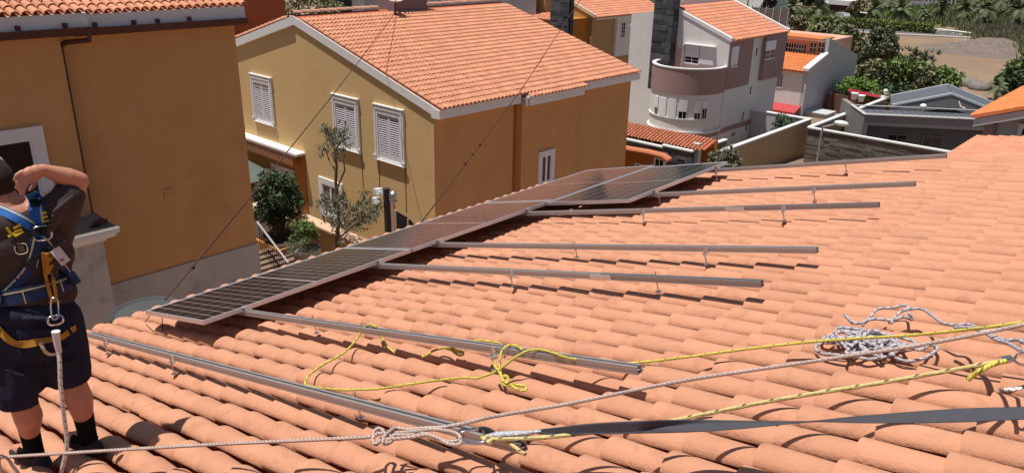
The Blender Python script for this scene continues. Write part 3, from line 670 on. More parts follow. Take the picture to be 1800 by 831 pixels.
# big round tank behind the eave
tk = thing('water_tank', 'large round dark grey tub with steel handle behind the eave tiles', 'tub', tuple(px_x(250, 583, -8.75)))
tc = px_x(250, 550, -8.9); rz = px_x(250, 547, -8.9)[2]
b = MB(); b.lathe([(0,-.022),(.30,-.026),(.355,-.03),(.375,-.01),(.40,0.0),(.405,-.02),(.405,-.06),(.39,-.07),(.36,-.9),(0,-.9)], (tc[0],tc[1]+.05,rz), 28); b.build('tub', mat('tub_grey', (.075,.075,.078), rough=.9, spec=.1, var=.12, scale=3, bump=.05), tk, smooth=40)
b = MB(); b.tube([(tc[0]+.39*math.cos(a), tc[1]+.05+.39*math.sin(a), rz-.10+.02*math.sin(3*a)) for a in np.linspace(-1.3,.5,9)], .014, 6); b.build('handle', STEEL, tk, smooth=60)
b = MB(); b.box(tc[0]-.5, tc[0]+.55, tc[1]-.5, tc[1]+.6, -11.3, rz-.902); tag(b.build('plinth_block', PLINTH), 'grey masonry block carrying the round grey tub', 'block')
# ------------------------------------------------------------------ houses on the right
WALLW = mat('white_render', (.72,.70,.67), rough=.92, var=.05, scale=.6, bump=.1, streak=.06, stain=((.50,.48,.45), .5, .60, .4))
WALLG = mat('grey_render', (.46,.47,.48), rough=.92, var=.05, scale=.6, bump=.1, streak=.05)
MAUVE = mat('mauve_band', (.34,.225,.205), rough=.92, var=.05, scale=.6, bump=.1, streak=.05)
STONE = mat('dark_cladding', (.075,.075,.085), rough=.85, var=.3, scale=2, bump=.5, bscale=14, rnd=.45)
FLAT = mat('flat_clay', (.56,.235,.14), rough=.9, var=.09, scale=1.2, bump=.2, rnd=.1, tone=True)
FLATO = mat('orange_clay', (.62,.20,.07), rough=.9, var=.09, scale=1.2, bump=.2, rnd=.1, tone=True)
def flat_roof_tiles(par, O, U, V, W, lu, lv, rows, m, name='roof'):
    """low-profile tiles: stepped courses, each course built of ribs"""
    b = MB(O, U, V, W); c = lu/rows; b.box(0, lu, 0, lv, -.12, 0.0); b.build(name, m, par)
    b = MB(O, U, V, W); nv = max(4, int(lv/.30)); st_ = lv/nv
    for i in range(rows):
        for j in range(nv):
            a0 = i*c-.03; v0 = j*st_
            b.raw([(a0,v0+.01,.012),(a0,v0+st_*.35,.075),(a0,v0+st_*.65,.075),(a0,v0+st_-.01,.012),(a0+c+.05,v0+.01,.002),(a0+c+.05,v0+st_*.35,.03),(a0+c+.05,v0+st_*.65,.03),(a0+c+.05,v0+st_-.01,.002)],
                  [(0,1,5,4),(1,2,6,5),(2,3,7,6),(0,3,2,1)])
    o = b.build('roof_tiling', m, par, kind='stuff'); at = o.data.attributes.new('tone', 'FLOAT', 'FACE')
    at.data.foreach_set('value', np.repeat(RNG.random(rows*nv), 4).astype(np.float32))
def stone_face(par, O, U, V, W, w, h, ch=.28, m=None, depth=.05, cap=260, lmin=.35, lmax=.9, name='stone'):
    """coursed stone cladding on a backing: every block an object of its own up to the cap"""
    b = MB(O, U, V, W); b.box(0, w, 0, h, -.12, -.002); b.build('backing', m or STONE, par)
    rows = max(1, int(round(h/ch))); hh = h/rows; me = {}; n = 0; org = np.array(par['_org']); U, V, W = (np.asarray(q, float) for q in (U, V, W)); rest = MB(O, U, V, W)
    for r in range(rows):
        a = 0.0
        while a < w-.02:
            l = random.choice((.40,.55,.7,.85,1.0))*(lmax/.9); l = min(l, w-a)
            if w-a-l < .15: l = w-a
            d = random.choice((.35,.6,.8,1.0))*depth
            if n < cap:
                kk = (round(l,2), round(d,3))
                if kk not in me:
                    t = MB(); t.bbox(.008, kk[0]-.008, .008, hh-.008, -.002, kk[1], min(.012, kk[1]*.5)); me[kk] = t.mesh(name, m or STONE)
                c = np.asarray(O, float)+U*a+V*(r*hh)-org
                link(name, me[kk], par, M=Matrix(((U[0],V[0],W[0],c[0]),(U[1],V[1],W[1],c[1]),(U[2],V[2],W[2],c[2]),(0,0,0,1))))
            else: rest.bbox(a+.008, a+l-.008, r*hh+.008, (r+1)*hh-.008, -.002, d, min(.012, d*.5))
            a += l; n += 1
    if rest.v: rest.build('stonework', m or STONE, par, kind='stuff')
def bar_window(par, O, U, V, W, w, h, fr=.10, nx=2, nz=4, surround=WHITE, name='window'):
    b = MB(O, U, V, W); b.box(-fr,w+fr,-fr,0,.001,.05); b.box(-fr,w+fr,h,h+fr,.001,.05); b.box(-fr,0,0,h,.001,.05); b.box(w,w+fr,0,h,.001,.05)
    f_ = b.build(name, surround, par)
    b = MB(O, U, V, W); b.box(0,w,0,h,.001,.008); b.build('pane', GLASS, f_)
    b = MB(O, U, V, W)
    for i in range(1, nx): b.box(w*i/nx-.015, w*i/nx+.015, 0, h, .009, .03)
    for i in range(1, nz): b.box(0, w, h*i/nz-.015, h*i/nz+.015, .010, .031)
    if nx > 1 or nz > 1: b.build('glazing_bars', PLASTIC, f_)
    return f_
def shutter_panel(par, O, U, V, W, w, h, gap=0.0, name='roller_shutter', m=None):
    """roller shutter with a dark strip of open window below it"""
    b = MB(O, U, V, W); b.box(-.05,w+.05,gap,h+.06,.001,.05); n = max(3, int((h-gap)/.16))
    for k in range(n): b.box(0,w,gap+.03+(h-gap-.03)*k/n+.008,gap+.03+(h-gap-.03)*(k+1)/n-.008,.051,.066)
    o = b.build(name, m or PLASTIC, par)
    if gap:
        b = MB(O, U, V, W); b.box(0,w,0,gap,.002,.012); b.build('pane', GLASS, o)
        b = MB(O, U, V, W); b.box(w*.5-.02,w*.5+.02,0,gap,.013,.03); b.box(0,w,gap*.5-.015,gap*.5+.015,.0135,.028); b.box(-.05,w+.05,-.07,-.001,.001,.07); b.build('glazing_bars', PLASTIC, o)
    return o
XW, YW = -22.27, 43.65; GB = -12.5
wh = thing('white_house', 'white house with rounded mauve balcony, pale tiled roof and stone chimney', 'house', (XW-2, YW+3, GB))
EX, EY, EZ = np.array((1.,0,0)), np.array((0,1.,0)), np.array((0,0,1.))
zev, zrd, xrd = -5.52, -3.98, -26.15; yfar = 50.9
b = MB(); b.prism([(XW,YW,GB),(XW,YW,zev-.05),(xrd,YW,zrd-.05),(xrd-3.2,YW,zrd-.6),(xrd-3.2,YW,GB)], (0,yfar-YW,0)); b.build('wall', WALLW, wh)
zb0 = px_x(1300, 152, XW)[2]; 
b = MB(); b.box(XW+.001, XW+.05, YW+.02, px_x(1318,120,XW)[1], zb0, zev-.06); b.build('mauve_band', MAUVE, wh)
p0 = px_x(1332, 141, XW); b = MB(); b.box(XW+.001, XW+.30, p0[1], yfar+.02, p0[2], zev-.06); b.build('mauve_panel', MAUVE, wh)
zt0 = px_x(1300, 216, XW)[2]; b = MB(); b.box(XW+.001, XW+.06, YW, yfar+.02, zt0-.28, zt0); b.build('mauve_band', MAUVE, wh)
sp = math.atan2(zrd-zev, XW-xrd); Ur = np.array((-math.cos(sp),0,math.sin(sp))); Wr = np.array((math.sin(sp),0,math.cos(sp)))
flat_roof_tiles(wh, (XW+.28, yfar+.05, zev-.06+.05), Ur, -EY, Wr, (XW+.28-xrd)/math.cos(sp), yfar-YW-.15, 12, FLAT)
b = MB(); b.prism([(XW+.1,YW-.05,zev-.12),(XW+.1,YW-.05,zev+.10),(xrd-.2,YW-.05,zrd+.12),(xrd-.2,YW-.05,zrd-.10)], (0,.22,0)); b.build('verge', WHITE, wh)
b = MB(); b.prism([(XW+.3,yfar+.06,zev-.12),(XW+.3,yfar+.06,zev+.14),(xrd-.2,yfar+.06,zrd+.26),(xrd-.2,yfar+.06,zrd-.10)], (0,.2,0)); b.build('verge', WHITE, wh)
b = MB(); b.box(xrd-.35, xrd-.05, YW+.6, yfar+.26, zrd-.3, zrd+.42); b.build('ridge_parapet', WHITE, wh)
# rounded balcony and bay
rb = 2.2; cxb, cyb = XW-rb, 43.0; zcap = -7.10
def bay(r, z0, z1, m, name, ri=None, n=28):
    out = [(cxb+r*math.cos(a), cyb+r*math.sin(a)) for a in np.linspace(-math.pi, 0, n+1)]
    out = [(cxb-r, YW-.002)]+out+[(cxb+r, YW-.002)]
    b = MB()
    if ri is None: b.prism([(x,y,z0) for x,y in out], (0,0,z1-z0))
    else:
        inn = [(cxb-ri, YW-.002)]+[(cxb+ri*math.cos(a), cyb+ri*math.sin(a)) for a in np.linspace(-math.pi, 0, n+1)]+[(cxb+ri, YW-.002)]
        for i in range(len(out)-1):
            b.prism([(out[i][0],out[i][1],z0),(out[i+1][0],out[i+1][1],z0),(inn[i+1][0],inn[i+1][1],z0),(inn[i][0],inn[i][1],z0)], (0,0,z1-z0))
    return b.build(name, m, wh, recalc=True)
zpb = -8.62; zlow = -10.9
bay(rb, zpb, zcap-.05, MAUVE, 'balcony_parapet', rb-.16); bay(rb+.03, zcap-.05, zcap+.02, WHITE, 'parapet_cap', rb-.19)
bay(rb-.162, zpb, zpb+.30, mat('balcony_floor', (.45,.28,.23), bump=.1), 'balcony_floor')
bay(rb-.07, zlow+.06, zpb-.001, WALLW, 'bay_wall'); bay(rb+.05, zlow-.06, zlow+.06, WHITE, 'bay_ledge'); bay(rb-.10, zlow-.36, zlow-.061, MAUVE, 'mauve_band'); bay(rb-.16, GB, zlow-.361, WALLW, 'bay_base')
def bay_patch(u0, u1, v0, v1, dark=0.0, name='roller_shutter'):
    """shutter panel following the curve of the bay"""
    R_ = rb-.07
    def ang(u_):
        d = ray(u_, 185); bx = d[0]/d[1]; bst = None
        for a in np.linspace(-math.pi+.02, -.02, 600):
            x, y = cxb+R_*math.cos(a), cyb+R_*math.sin(a)
            nx_, ny_ = math.cos(a), math.sin(a)
            if nx_*(-x)+ny_*(-y) <= 0: continue
            e_ = abs(x/y-bx)
            if bst is None or e_ < bst[0]: bst = (e_, a)
        return bst[1]
    a0, a1 = ang(u0), ang(u1); zc0, zc1 = v0, v1
    def patch(r0_, r1_, z0, z1, nm, m, par):
        b = MB(); A = np.linspace(a0, a1, 6)
        for i in range(5):
            q = [(cxb+r*math.cos(t), cyb+r*math.sin(t), z0) for r, t in ((r0_,A[i]),(r1_,A[i]),(r1_,A[i+1]),(r0_,A[i+1]))]
            b.prism(q, (0,0,z1-z0))
        return b.build(nm, m, par, recalc=True)
    o = patch(R_+.002, R_+.05, zc0+dark, zc1, name, PLASTIC, wh)
    if dark:
        patch(R_+.002, R_+.012, zc0, zc0+dark, 'pane', GLASS, o)
        for k in (0.0, .5, .94):
            aa = a0+(a1-a0)*k; ab = aa+(a1-a0)*.06; b = MB()
            b.prism([(cxb+r*math.cos(t), cyb+r*math.sin(t), zc0) for r, t in ((R_+.013,aa),(R_+.03,aa),(R_+.03,ab),(R_+.013,ab))], (0,0,dark-.002)); b.build('glazing_bar', PLASTIC, o, recalc=True)
zs0, zs1 = -10.05, -8.95
for (u0, u1, dk) in ((1152,1157,.42),(1160,1171.5,0),(1175.5,1189,0),(1193.5,1208.5,.42),(1221.5,1232.5,.36),(1235,1243.5,.62)): bay_patch(u0, u1, zs0, zs1, dk)
b = MB()
for k in range(26):
    a = -math.pi*.97+k*(math.pi*.80/26); a2 = a+math.pi*.80/26
    b.prism([(cxb+r*math.cos(t), cyb+r*math.sin(t), zs0-.07) for r, t in ((rb-.068,a),(rb-.01,a),(rb-.01,a2),(rb-.068,a2))], (0,0,.06))
b.build('window_sill', WHITE, wh, recalc=True)
# gable openings above the balcony
g0 = px_y(1207, 80, YW); g1 = px_y(1253, 116, YW)
shutter_panel(wh, (g0[0]+.0, YW, g1[2]), EX, EZ, -EY, (g1[0]-g0[0])*.5-.03, g0[2]-g1[2], .36)
shutter_panel(wh, ((g0[0]+g1[0])/2+.03, YW, g1[2]), EX, EZ, -EY, (g1[0]-g0[0])*.5-.03, g0[2]-g1[2], 0)
b = MB(); b.box(g0[0]-.1, g1[0]+.1, YW-.22, YW-.001, g0[2]+.08, g0[2]+.14); b.build('window_hood', WHITE, wh)
d0 = px_y(1184, 84, YW); d1 = px_y(1198, 110, YW); b = MB(); b.box(d0[0], d1[0], YW-.03, YW-.001, zpb+.3, d0[2]); b.build('balcony_door', mat('pale_pink', (.60,.44,.38), bump=0), wh)
pz = px_y(1204, 80, YW); b = MB(); b.tube([(pz[0],YW-.08,zpb+.3),(pz[0],YW-.08,pz[2])], .05, 6); b.lathe([(.1,-.02),(.1,.06),(0,.06)], (pz[0],YW-.08,pz[2]), 8); b.build('flue', PLINTH, wh)
# openings in the long side
for (u0, v0, u1, v1, gap) in ((1285.5, 84, 1296, 117, .08), (1346, 74, 1361.5, 103, .50)):
    off = XW+.05 if u0 < 1300 else XW+.30
    a = px_x(u0, (v0+v1)/2, off); c = px_x(u1, (v0+v1)/2-2, off); zz0 = px_x((u0+u1)/2, v1-1, off)[2]; zz1 = px_x((u0+u1)/2, v0, off)[2]
    shutter_panel(wh, (off, a[1], zz0), EY, EZ, EX, c[1]-a[1], zz1-zz0, gap)
for (u, v0, v1, w_) in ((1329,85,98,.16),(1318.5,153,166,.13),(1305,197,211,.13),(1311,218,230,.13)):
    a = px_x(u, v1, XW); c = px_x(u, v0, XW); b = MB(); b.box(XW+.001, XW+.012, a[1]-w_/2, a[1]+w_/2, a[2], c[2]); b.build('slit_window', GLASS, wh)
a = px_x(1284, 238, XW); c = px_x(1293, 234, XW); bar_window(wh, (XW, a[1], a[2]-.1), EY, EZ, EX, .55, .24, .05, 3, 1)
a = px_x(1345, 230, XW); b = MB(); b.box(XW+.001, XW+.03, a[1]-2.2, a[1]+.4, GB, a[2]+.6); b.build('garage_door', WALLG, wh)
# chimney and lower wing on its left
ch = thing('stone_chimney', 'tall chimney clad in dark stone beside the rounded balcony house', 'chimney', (-26.6, 43.3, -9))
stone_face(ch, (-27.32, 43.05, -9.0), EX, EZ, -EY, 1.42, 6.6, .33, cap=150); stone_face(ch, (-25.90, 43.05, -9.0), EY, EZ, EX, .6, 6.6, .33, cap=60)
b = MB(); b.box(-27.30, -25.92, 43.06, 43.64, -9.0, -2.42); b.build('core', STONE, ch)
lw = thing('white_wing', 'lower white wing with barred window between the yellow house and stone chimney', 'house', (-30, 46, GB))
b = MB(); xa = px_y(1116, 60, 44.5)[0]; b.box(xa, -26.5, 44.5, 50, GB+1.6, -5.35); b.build('wall', WALLW, lw)
b = MB(); b.prism([(xa-.15,44.3,-5.35),(xa-.15,44.3,-5.1),(-27.0,44.3,-4.2),(-26.4,44.3,-4.2),(-26.4,44.3,-5.35)], (0,5.9,0)); b.build('roof_gable', mat('beige_gable', (.42,.34,.28), bump=.1), lw)
b = MB(); b.box(xa-.25, -26.5, 44.2, 44.498, -5.42, -5.30); b.build('cornice', WHITE, lw)
a = px_y(1143.5, 93, 44.5); c = px_y(1153, 72, 44.5); bar_window(lw, (a[0], 44.5, a[2]), EX, EZ, -EY, c[0]-a[0], c[2]-a[2], .10, 2, 4)
a = px_y(1116, 175, 44.5); c = px_y(1140, 150, 44.5); shutter_panel(lw, (a[0]+.15, 44.5, a[2]+.2), EX, EZ, -EY, (c[0]-a[0])*.5-.12, 1.15, 0); shutter_panel(lw, (a[0]+.15+(c[0]-a[0])*.5, 44.5, a[2]+.2), EX, EZ, -EY, (c[0]-a[0])*.5-.12, 1.15, 0)
b = MB(); zl = px_y(1125, 186, 44.4)[2]; b.bbox(xa-.3, -26.5, 43.9, 44.498, zl-.12, zl, .02); b.build('ledge', WHITE, lw)
a = px_y(1107, 213, 44.0)
stone_face(lw, (xa-.25, 44.25, GB+.3), EX, EZ, -EY, -26.5-xa+.2, zl-.12-GB-.3, .26, cap=70)
# yellow house beyond
XY, YY = -37.19, 50.0
yh = thing('yellow_house', 'distant yellow house with white strip, dark chimney and pale tiled roof', 'house', (XY-3, YY+4, -13))
YELL = mat('yellow_render', (.52,.345,.12), rough=.92, var=.05, scale=.6, bump=.1); YELD = mat('tan_render', (.42,.27,.13), rough=.92, var=.05, scale=.6, bump=.1)
zy = px_x(1100, 22, XY)[2]; yy1 = px_x(1160, 14, XY)[1]
b = MB(); b.prism([(XY,YY,-13),(XY,YY,zy-.05),(XY-5,YY,zy+1.85),(XY-9,YY,zy+.4),(XY-9,YY,-13)], (0,yy1-YY,0)); b.build('wall', YELD, yh)
zc_ = px_y(1030, 34, YY)[2]; b = MB(); b.prism([(XY+.3,YY-.25,zc_+.1),(XY+.3,YY-.25,zy),(XY-5,YY-.25,zy+1.9),(XY-5.4,YY-.25,zc_+.1)], (0,.24,0)); b.build('gable', YELL, yh)
sp2 = math.atan2(1.9, 5); U3 = np.array((-math.cos(sp2),0,math.sin(sp2))); W3 = np.array((math.sin(sp2),0,math.cos(sp2)))
flat_roof_tiles(yh, (XY+.5, yy1+.3, zy-.1), U3, -EY, W3, 5.8, yy1-YY+.6, 15, FLAT)
b = MB(); b.prism([(XY+.5,YY-.32,zy-.16),(XY+.5,YY-.32,zy+.10),(XY-5,YY-.32,zy+2.15),(XY-5,YY-.32,zy+1.9)], (0,.12,0)); b.build('verge', mat('cream_trim', (.66,.58,.42), bump=0), yh)
b = MB(); b.box(XY+.001, XY+.42, YY, yy1+.2, zy-.32, zy-.16); b.build('eave_board', WHITE, yh)
a = px_x(1079, 60, XY); c = px_x(1109, 60, XY); b = MB(); b.box(XY+.001, XY+.25, a[1], c[1], px_x(1092, 97, XY)[2], zy-.33); b.build('white_panel', WALLW, yh)
a = px_x(1091, 66, XY+.25); c = px_x(1099, 40, XY+.25); bar_window(yh, (XY+.25, a[1], a[2]), EY, EZ, EX, c[1]-a[1], c[2]-a[2], .08, 2, 4)
a = px_y(1013, 64, YY); c = px_y(1022, 42, YY); bar_window(yh, (a[0], YY, a[2]), EX, EZ, -EY, c[0]-a[0], c[2]-a[2], .22, 2, 4)
YC = 45.4; a = px_y(967, 45, YC); c = px_y(1000, 45, YC)
yc = thing('stone_chimney', 'dark stone chimney rising in front of the distant yellow house', 'chimney', (a[0]+.8, YC+.3, -13)); stone_face(yc, (a[0], YC, -9.0), EX, EZ, -EY, c[0]-a[0], 6.5, .32, cap=120)
b = MB(); b.box(a[0], c[0], YC+.02, YC+.5, -13, -2.52); b.build('core', STONE, yc)
sr = thing('small_house', 'small house with a little tiled roof seen over the big tiled roof', 'house', (-40, 47, -13))
a = px_y(912, 20, 46.0); c = px_y(975, 34, 46.0)
b = MB(); b.box(a[0]-2, c[0]+.1, 46.2, 52, -13, c[2]-.12); b.build('wall', ORANGE, sr)
U4 = np.array((0,math.cos(.27),math.sin(.27))); W4 = np.array((0,-math.sin(.27),math.cos(.27)))
b = MB(); b.prism([(a[0]-2,47.3,c[2]),(c[0]-1.9,47.3,c[2]),(c[0]-2.2,47.3,c[2]+2.6),(a[0]-1,47.3,c[2]+2.6)], (0,2,0)); b.build('upper_wall', YELD, sr)
flat_roof_tiles(sr, (a[0]-2, 46.0, c[2]-.1), U4, EX, W4, 1.35, c[0]-a[0]+2.2, 5, FLAT)
bh = thing('brown_house', 'plain brown house wall in shade behind the left house roof', 'house', (-33, 20, -12))
a = px_x(400, 30, -33); c = px_x(502, 20, -33)
b = MB(); b.box(-42, -33, a[1]-6, c[1], -12, -1.0); b.build('wall', BROWNWALL, bh)
U, V, W = slope_frame(1); b = MB((-32.7, c[1]+.1, -1.05), U, V, W); b.box(0, 5, 0, c[1]-a[1]+6.2, -.1, .05); b.build('roof', CLAYP, bh)
# grey-white houses behind the ridge of the middle house
dw = thing('dark_stone_wall', 'far dark stone wall above the roof ridge beside the scrub', 'wall', tuple(px_d(585, 30, 60)-np.array([0,0,3])))
a = px_d(568, 14, 60); c = px_d(611, 10, 60); u_ = nrm((c-a)*np.array([1,1,0])); stone_face(dw, a-np.array([0,0,3.2]), u_, EZ, np.cross(u_, EZ), np.linalg.norm(c-a)+.3, 5.5, .30, cap=120)
gh = thing('pale_house', 'pale grey house wall just visible above the roof ridge', 'house', tuple(px_d(650, 30, 62)-np.array([0,0,4])))
a = px_d(611, 10, 60.5); c = px_d(760, 4, 60.5); u_ = nrm((c-a)*np.array([1,1,0])); w_ = np.cross(u_, EZ)
b = MB(a-np.array([0,0,4]), u_, EZ, w_); b.box(0, 1.2, 0, 7, -.3, 0.05); b.build('pillar', WALLW, gh)
b = MB(a-np.array([0,0,4]), u_, EZ, w_); b.box(1.2, 14, 0, 7, -4, -.05); b.build('wall', WALLG, gh)
bush('scrub_tree', 'dark scrubby tree visible above the left end of the ridge', 'tree', px_d(545, 40, 58)-np.array([0,0,3.5]), 6.5, 2.6, 2.6, L_OLIVE, 50, 70, .28)
# ------------------------------------------------------------------ walled yards
TANW = mat('tan_render', (.42,.27,.13)); TAN = mat('tan_wall', (.40,.285,.165), rough=.93, var=.07, scale=.8, bump=.15, streak=.10)
zw = -10.2
yd = thing('yard_wall', 'long tan yard wall with white coping beside the white house', 'wall', (-18.3, 42, GB))
b = MB(); b.box(-18.55, -18.35, 36.0, 47.85, GB-.3, zw-.09); b.build('wall', TAN, yd); b = MB(); b.bbox(-18.58, -18.32, 35.95, 47.9, zw-.088, zw, .02); b.build('coping', WHITE, yd)
b = MB(); b.box(-22.2, -18.56, 47.65, 47.85, GB-.3, zw-.09); b.build('wall', WALLG, yd); b = MB(); b.bbox(-22.2, -18.585, 47.62, 47.88, zw-.088, zw, .02); b.build('coping', WHITE, yd)
yw = thing('yard_wall', 'short grey green yard wall with white coping beside the pale gate pillar', 'wall', (-19.4, 38, GB))
a = px_z(1274, 244, zw); b = MB(); b.box(-19.6, -19.4, 35.9, a[1], GB-.3, zw-.09); b.build('wall', mat('moss_wall', (.20,.19,.135), var=.15, scale=1.5, streak=.1, bump=.2), yw); b = MB(); b.bbox(-19.63, -19.37, 35.85, a[1]+.05, zw-.088, zw, .02); b.build('coping', WHITE, yw)
b = MB(); p = px_y(1225, 262, 34.6); b.box(p[0]-.17, p[0]+.17, 34.45, 34.8, GB-.3, px_y(1223, 252, 34.5)[2]); tag(b.build('gate_pillar', mat('pillar_grey', (.50,.53,.50), var=.08, bump=.05, streak=.08)), 'pale grey green gate pillar beside the dark stone wall', 'pillar')
dk = thing('stone_garden_wall', 'dark stone garden wall with white coping in front of the rounded balcony', 'wall', (-20.5, 34, GB))
t0 = px_y(1100, 241.5, 34.0); t1 = px_y(1172, 258, 34.0); t2 = px_y(1219, 264.5, 33.6)
stone_face(dk, (t0[0]-1, 34.0, -12.0), EX, EZ, -EY, t1[0]-t0[0]+1, t1[2]+12.0-.1, .24, cap=110); stone_face(dk, (t1[0], 33.6, -12.0), EX, EZ, -EY, t2[0]-t1[0], t2[2]+12.0-.1, .24, cap=90)
b = MB(); b.bbox(t0[0]-1, t1[0], 33.90, 34.08, t1[2]-.09, t1[2], .015); b.bbox(t1[0]+.001, t2[0], 33.50, 33.68, t2[2]-.09, t2[2], .015); b.build('coping', WHITE, dk)
cp = thing('tiled_canopy', 'terracotta tiled canopy on posts above the dark stone wall', 'canopy', (-20.5, 35, GB))
k0 = px_y(1105, 236, 34.3); k1 = px_y(1222, 257, 34.3)
b = MB(); zc2 = px_y(1172, 247.5, 34.25)[2]; b.box(k0[0]-1, k1[0]+.6, 35.4, 35.5, zc2-1.2, zc2+.2); b.build('rear_wall', ORANGE, cp)
b = MB((k0[0]-1, 34.2, zc2-.05), EX, nrm((0,1,.27)), nrm((0,-.27,1))); b.box(0, k1[0]-k0[0]+1.6, 0, 1.15, -.06, .0); b.build('roof_deck', CLAYP, cp)
tile_roof(cp, np.array((k0[0]-.9, 34.12, zc2-.02)), nrm((0,1,.27)), EX, nrm((0,-.27,1)), 4, int((k1[0]-k0[0]+1.5)/.2), .3, .2, 0, CLAY2, tile=cover_tile(n=5))
for u in (1122, 1146, 1171, 1198):
    q = px_y(u, 250, 34.25); b = MB(); b.box(q[0]-.05, q[0]+.05, 34.25, 34.33, t1[2], zc2-.06); b.build('post', mat('pale_post', (.6,.5,.44), bump=0), cp)
an = thing('orange_annex', 'small orange annex with curled tiled edge at the far end of the gabled house', 'annex', (-18.6, 29.5, -12))
c0 = px_y(1104, 262, 29.5); c1 = px_y(1176, 279, 29.5)
b = MB(); b.prism([(c0[0]-2,29.6,-12),(c0[0]-2,29.6,c0[2]-.1),(c0[0],29.6,c0[2]-.1),(c1[0]-.35,29.6,c1[2]-.02),(c1[0]-.35,29.6,-12)], (0,.35,0)); b.build('wall', ORANGE, an)
b = MB(); Q = [np.array((c0[0]-2,29.45,c0[2])), np.array((c0[0]+.1,29.45,c0[2])), np.array(((c0[0]+c1[0])/2,29.45,(c0[2]+c1[2])/2+.06)), np.array((c1[0]-.3,29.45,c1[2]+.06)), np.array((c1[0],29.45,c1[2]-.08))]
for k in range(2):
    yy = 29.45+k*.2; b.tube([q+np.array((0,k*.2,0)) for q in Q], .105, 7)
b.build('roof_edge_tiles', mat('orange_tile', (.50,.17,.08), var=.12, bump=.2), an, smooth=50)
a = px_y(1150, 289, 29.5); bar_window(an, (a[0], 29.6, a[2]-.35), EX, EZ, -EY, .42, .6, .07, 2, 2); a = px_y(1120, 292, 29.5); bar_window(an, (a[0]-.1, 29.6, a[2]-.5), EX, EZ, -EY, .75, .55, .07, 1, 1)
bp = px_y(1270, 298, 33.0); bush('shrub', 'pale leaved shrub just behind the tip of the raised solar panel', 'bush', (bp[0], 33.0, bp[2]-1.2), 2.3, .95, .8, L_GREY, 36, 50, .17)
bp = px_z(1395, 215, -10.6); bush('shrub', 'dark sprig of bush poking over the corner of the tan yard wall', 'bush', (-19.3, 46.4, -11.9), 2.0, 1.1, .9, L_DARK, 26, 40, .17)
# stone faced boundary wall, white-coped wall and street lamp
sw = thing('stone_boundary_wall', 'grey brown stone boundary wall with white coping above the roof edge', 'wall', (-14, 45.5, GB))
SLATE = mat('ragstone', (.145,.125,.108), rough=.9, var=.25, scale=3, bump=.6, bscale=18, rnd=.35)
stone_face(sw, (-17.55, 45.5, -13.2), EX, EZ, -EY, 11.5, 13.2+zw-.1, .19, SLATE, .045, cap=290, lmax=1.1)
b = MB(); b.bbox(-17.6, -6.0, 45.40, 45.60, zw-.098, zw, .02); b.build('coping', WHITE, sw)
wc = thing('coped_wall', 'streaky grey wall with thick white coping running back to the greenery', 'wall', (-17.5, 52, -13))
STRK = mat('streaky_wall', (.33,.275,.245), rough=.93, var=.1, scale=1.0, bump=.15, streak=.28)
b = MB(); b.box(-17.62, -17.42, 45.73, 58.6, -13.5, zw-.11); b.build('wall', STRK, wc); b = MB(); b.bbox(-17.65, -17.39, 45.61, 58.65, zw-.108, zw, .02); b.build('coping', WHITE, wc)
b = MB(); b.box(-17.75,-17.3,58.2,58.66,zw,zw+.12); b.lathe([(.05,.12),(.06,.3),(.16,.42),(.17,.52),(.1,.62),(0,.64)], (-17.52,58.4,zw), 10); b.build('ornament', WHITE, wc, smooth=40)
lp_ = px_y(1446, 225, 44.9); lh_ = px_y(1479, 217, 44.6)
sl2 = thing('street_lamp', 'street lamp with pale oval head standing before the stone boundary wall', 'street lamp', (lp_[0], 44.9, -13))
b = MB(); b.tube([(lp_[0],44.9,-13),(lp_[0],44.9,lp_[2]-.05),(lp_[0]+.05,44.85,lp_[2]+.05),tuple(lh_+np.array([-.25,0,-.06]))], .055, 7); b.build('pole', mat('lamp_grey', (.42,.41,.42), bump=0, rough=.5), sl2, smooth=50)
b = MB(); b.blob(tuple(lh_), (.42,.2,.16), 14, 8); b.build('lamp_head', mat('lamp_white', (.74,.76,.74), bump=0, rough=.4), sl2, smooth=60)
# grey blank-sided house with red awning
qh = thing('grey_house', 'house with blank grey side wall, orange tiles and red awning', 'house', (-26, 66, -13.5))
Xq = -24.64; b = MB()
side = [px_x(u, v, Xq) for u, v in ((1421,125),(1455,97),(1459,67),(1508,98),(1497,165))]
P_ = [(p[1], p[2]) for p in side]; P_[0] = (62.0, P_[0][1]); P_[1] = (P_[2][0], P_[1][1])
poly = [(Xq, P_[0][0], -13.6)]+[(Xq, y, z) for y, z in P_[:4]]+[(Xq, P_[3][0], -13.6)]
b.prism(poly[::-1], (-.35,0,0)); b.build('side_wall', WALLG, qh, recalc=True)
b = MB(); b.box(-34, Xq-.352, 62.0, P_[3][0], -13.6, P_[0][1]-.1); b.build('wall', WALLW, qh)
PINKW = mat('salmon_render', (.60,.33,.24), rough=.9, var=.05, bump=.05)
b = MB(); b.box(-34, Xq-.353, P_[1][0]+.05, P_[3][0]-1, P_[0][1], P_[2][1]-.35); b.build('upper_wall', PINKW, qh)
lu = math.hypot(P_[1][0]-61.7, P_[1][1]-P_[0][1]); an_ = math.atan2(P_[1][1]-P_[0][1], P_[1][0]-61.7)
flat_roof_tiles(qh, (-34, 61.7, P_[0][1]-.05), np.array((0,math.cos(an_),math.sin(an_))), EX, np.array((0,-math.sin(an_),math.cos(an_))), lu, 34+Xq-.36, 9, FLATO)
b = MB(); b.box(-34, Xq-.36, P_[1][0]-.35, P_[1][0]+1.2, P_[2][1]-.35, P_[2][1]-.22); b.build('upper_eave', WHITE, qh)
b = MB(); b.box(-34, Xq-.36, P_[1][0]-.45, P_[1][0]+2.0, P_[2][1]-.215, P_[2][1]-.10); b.build('upper_roof', FLATO, qh)
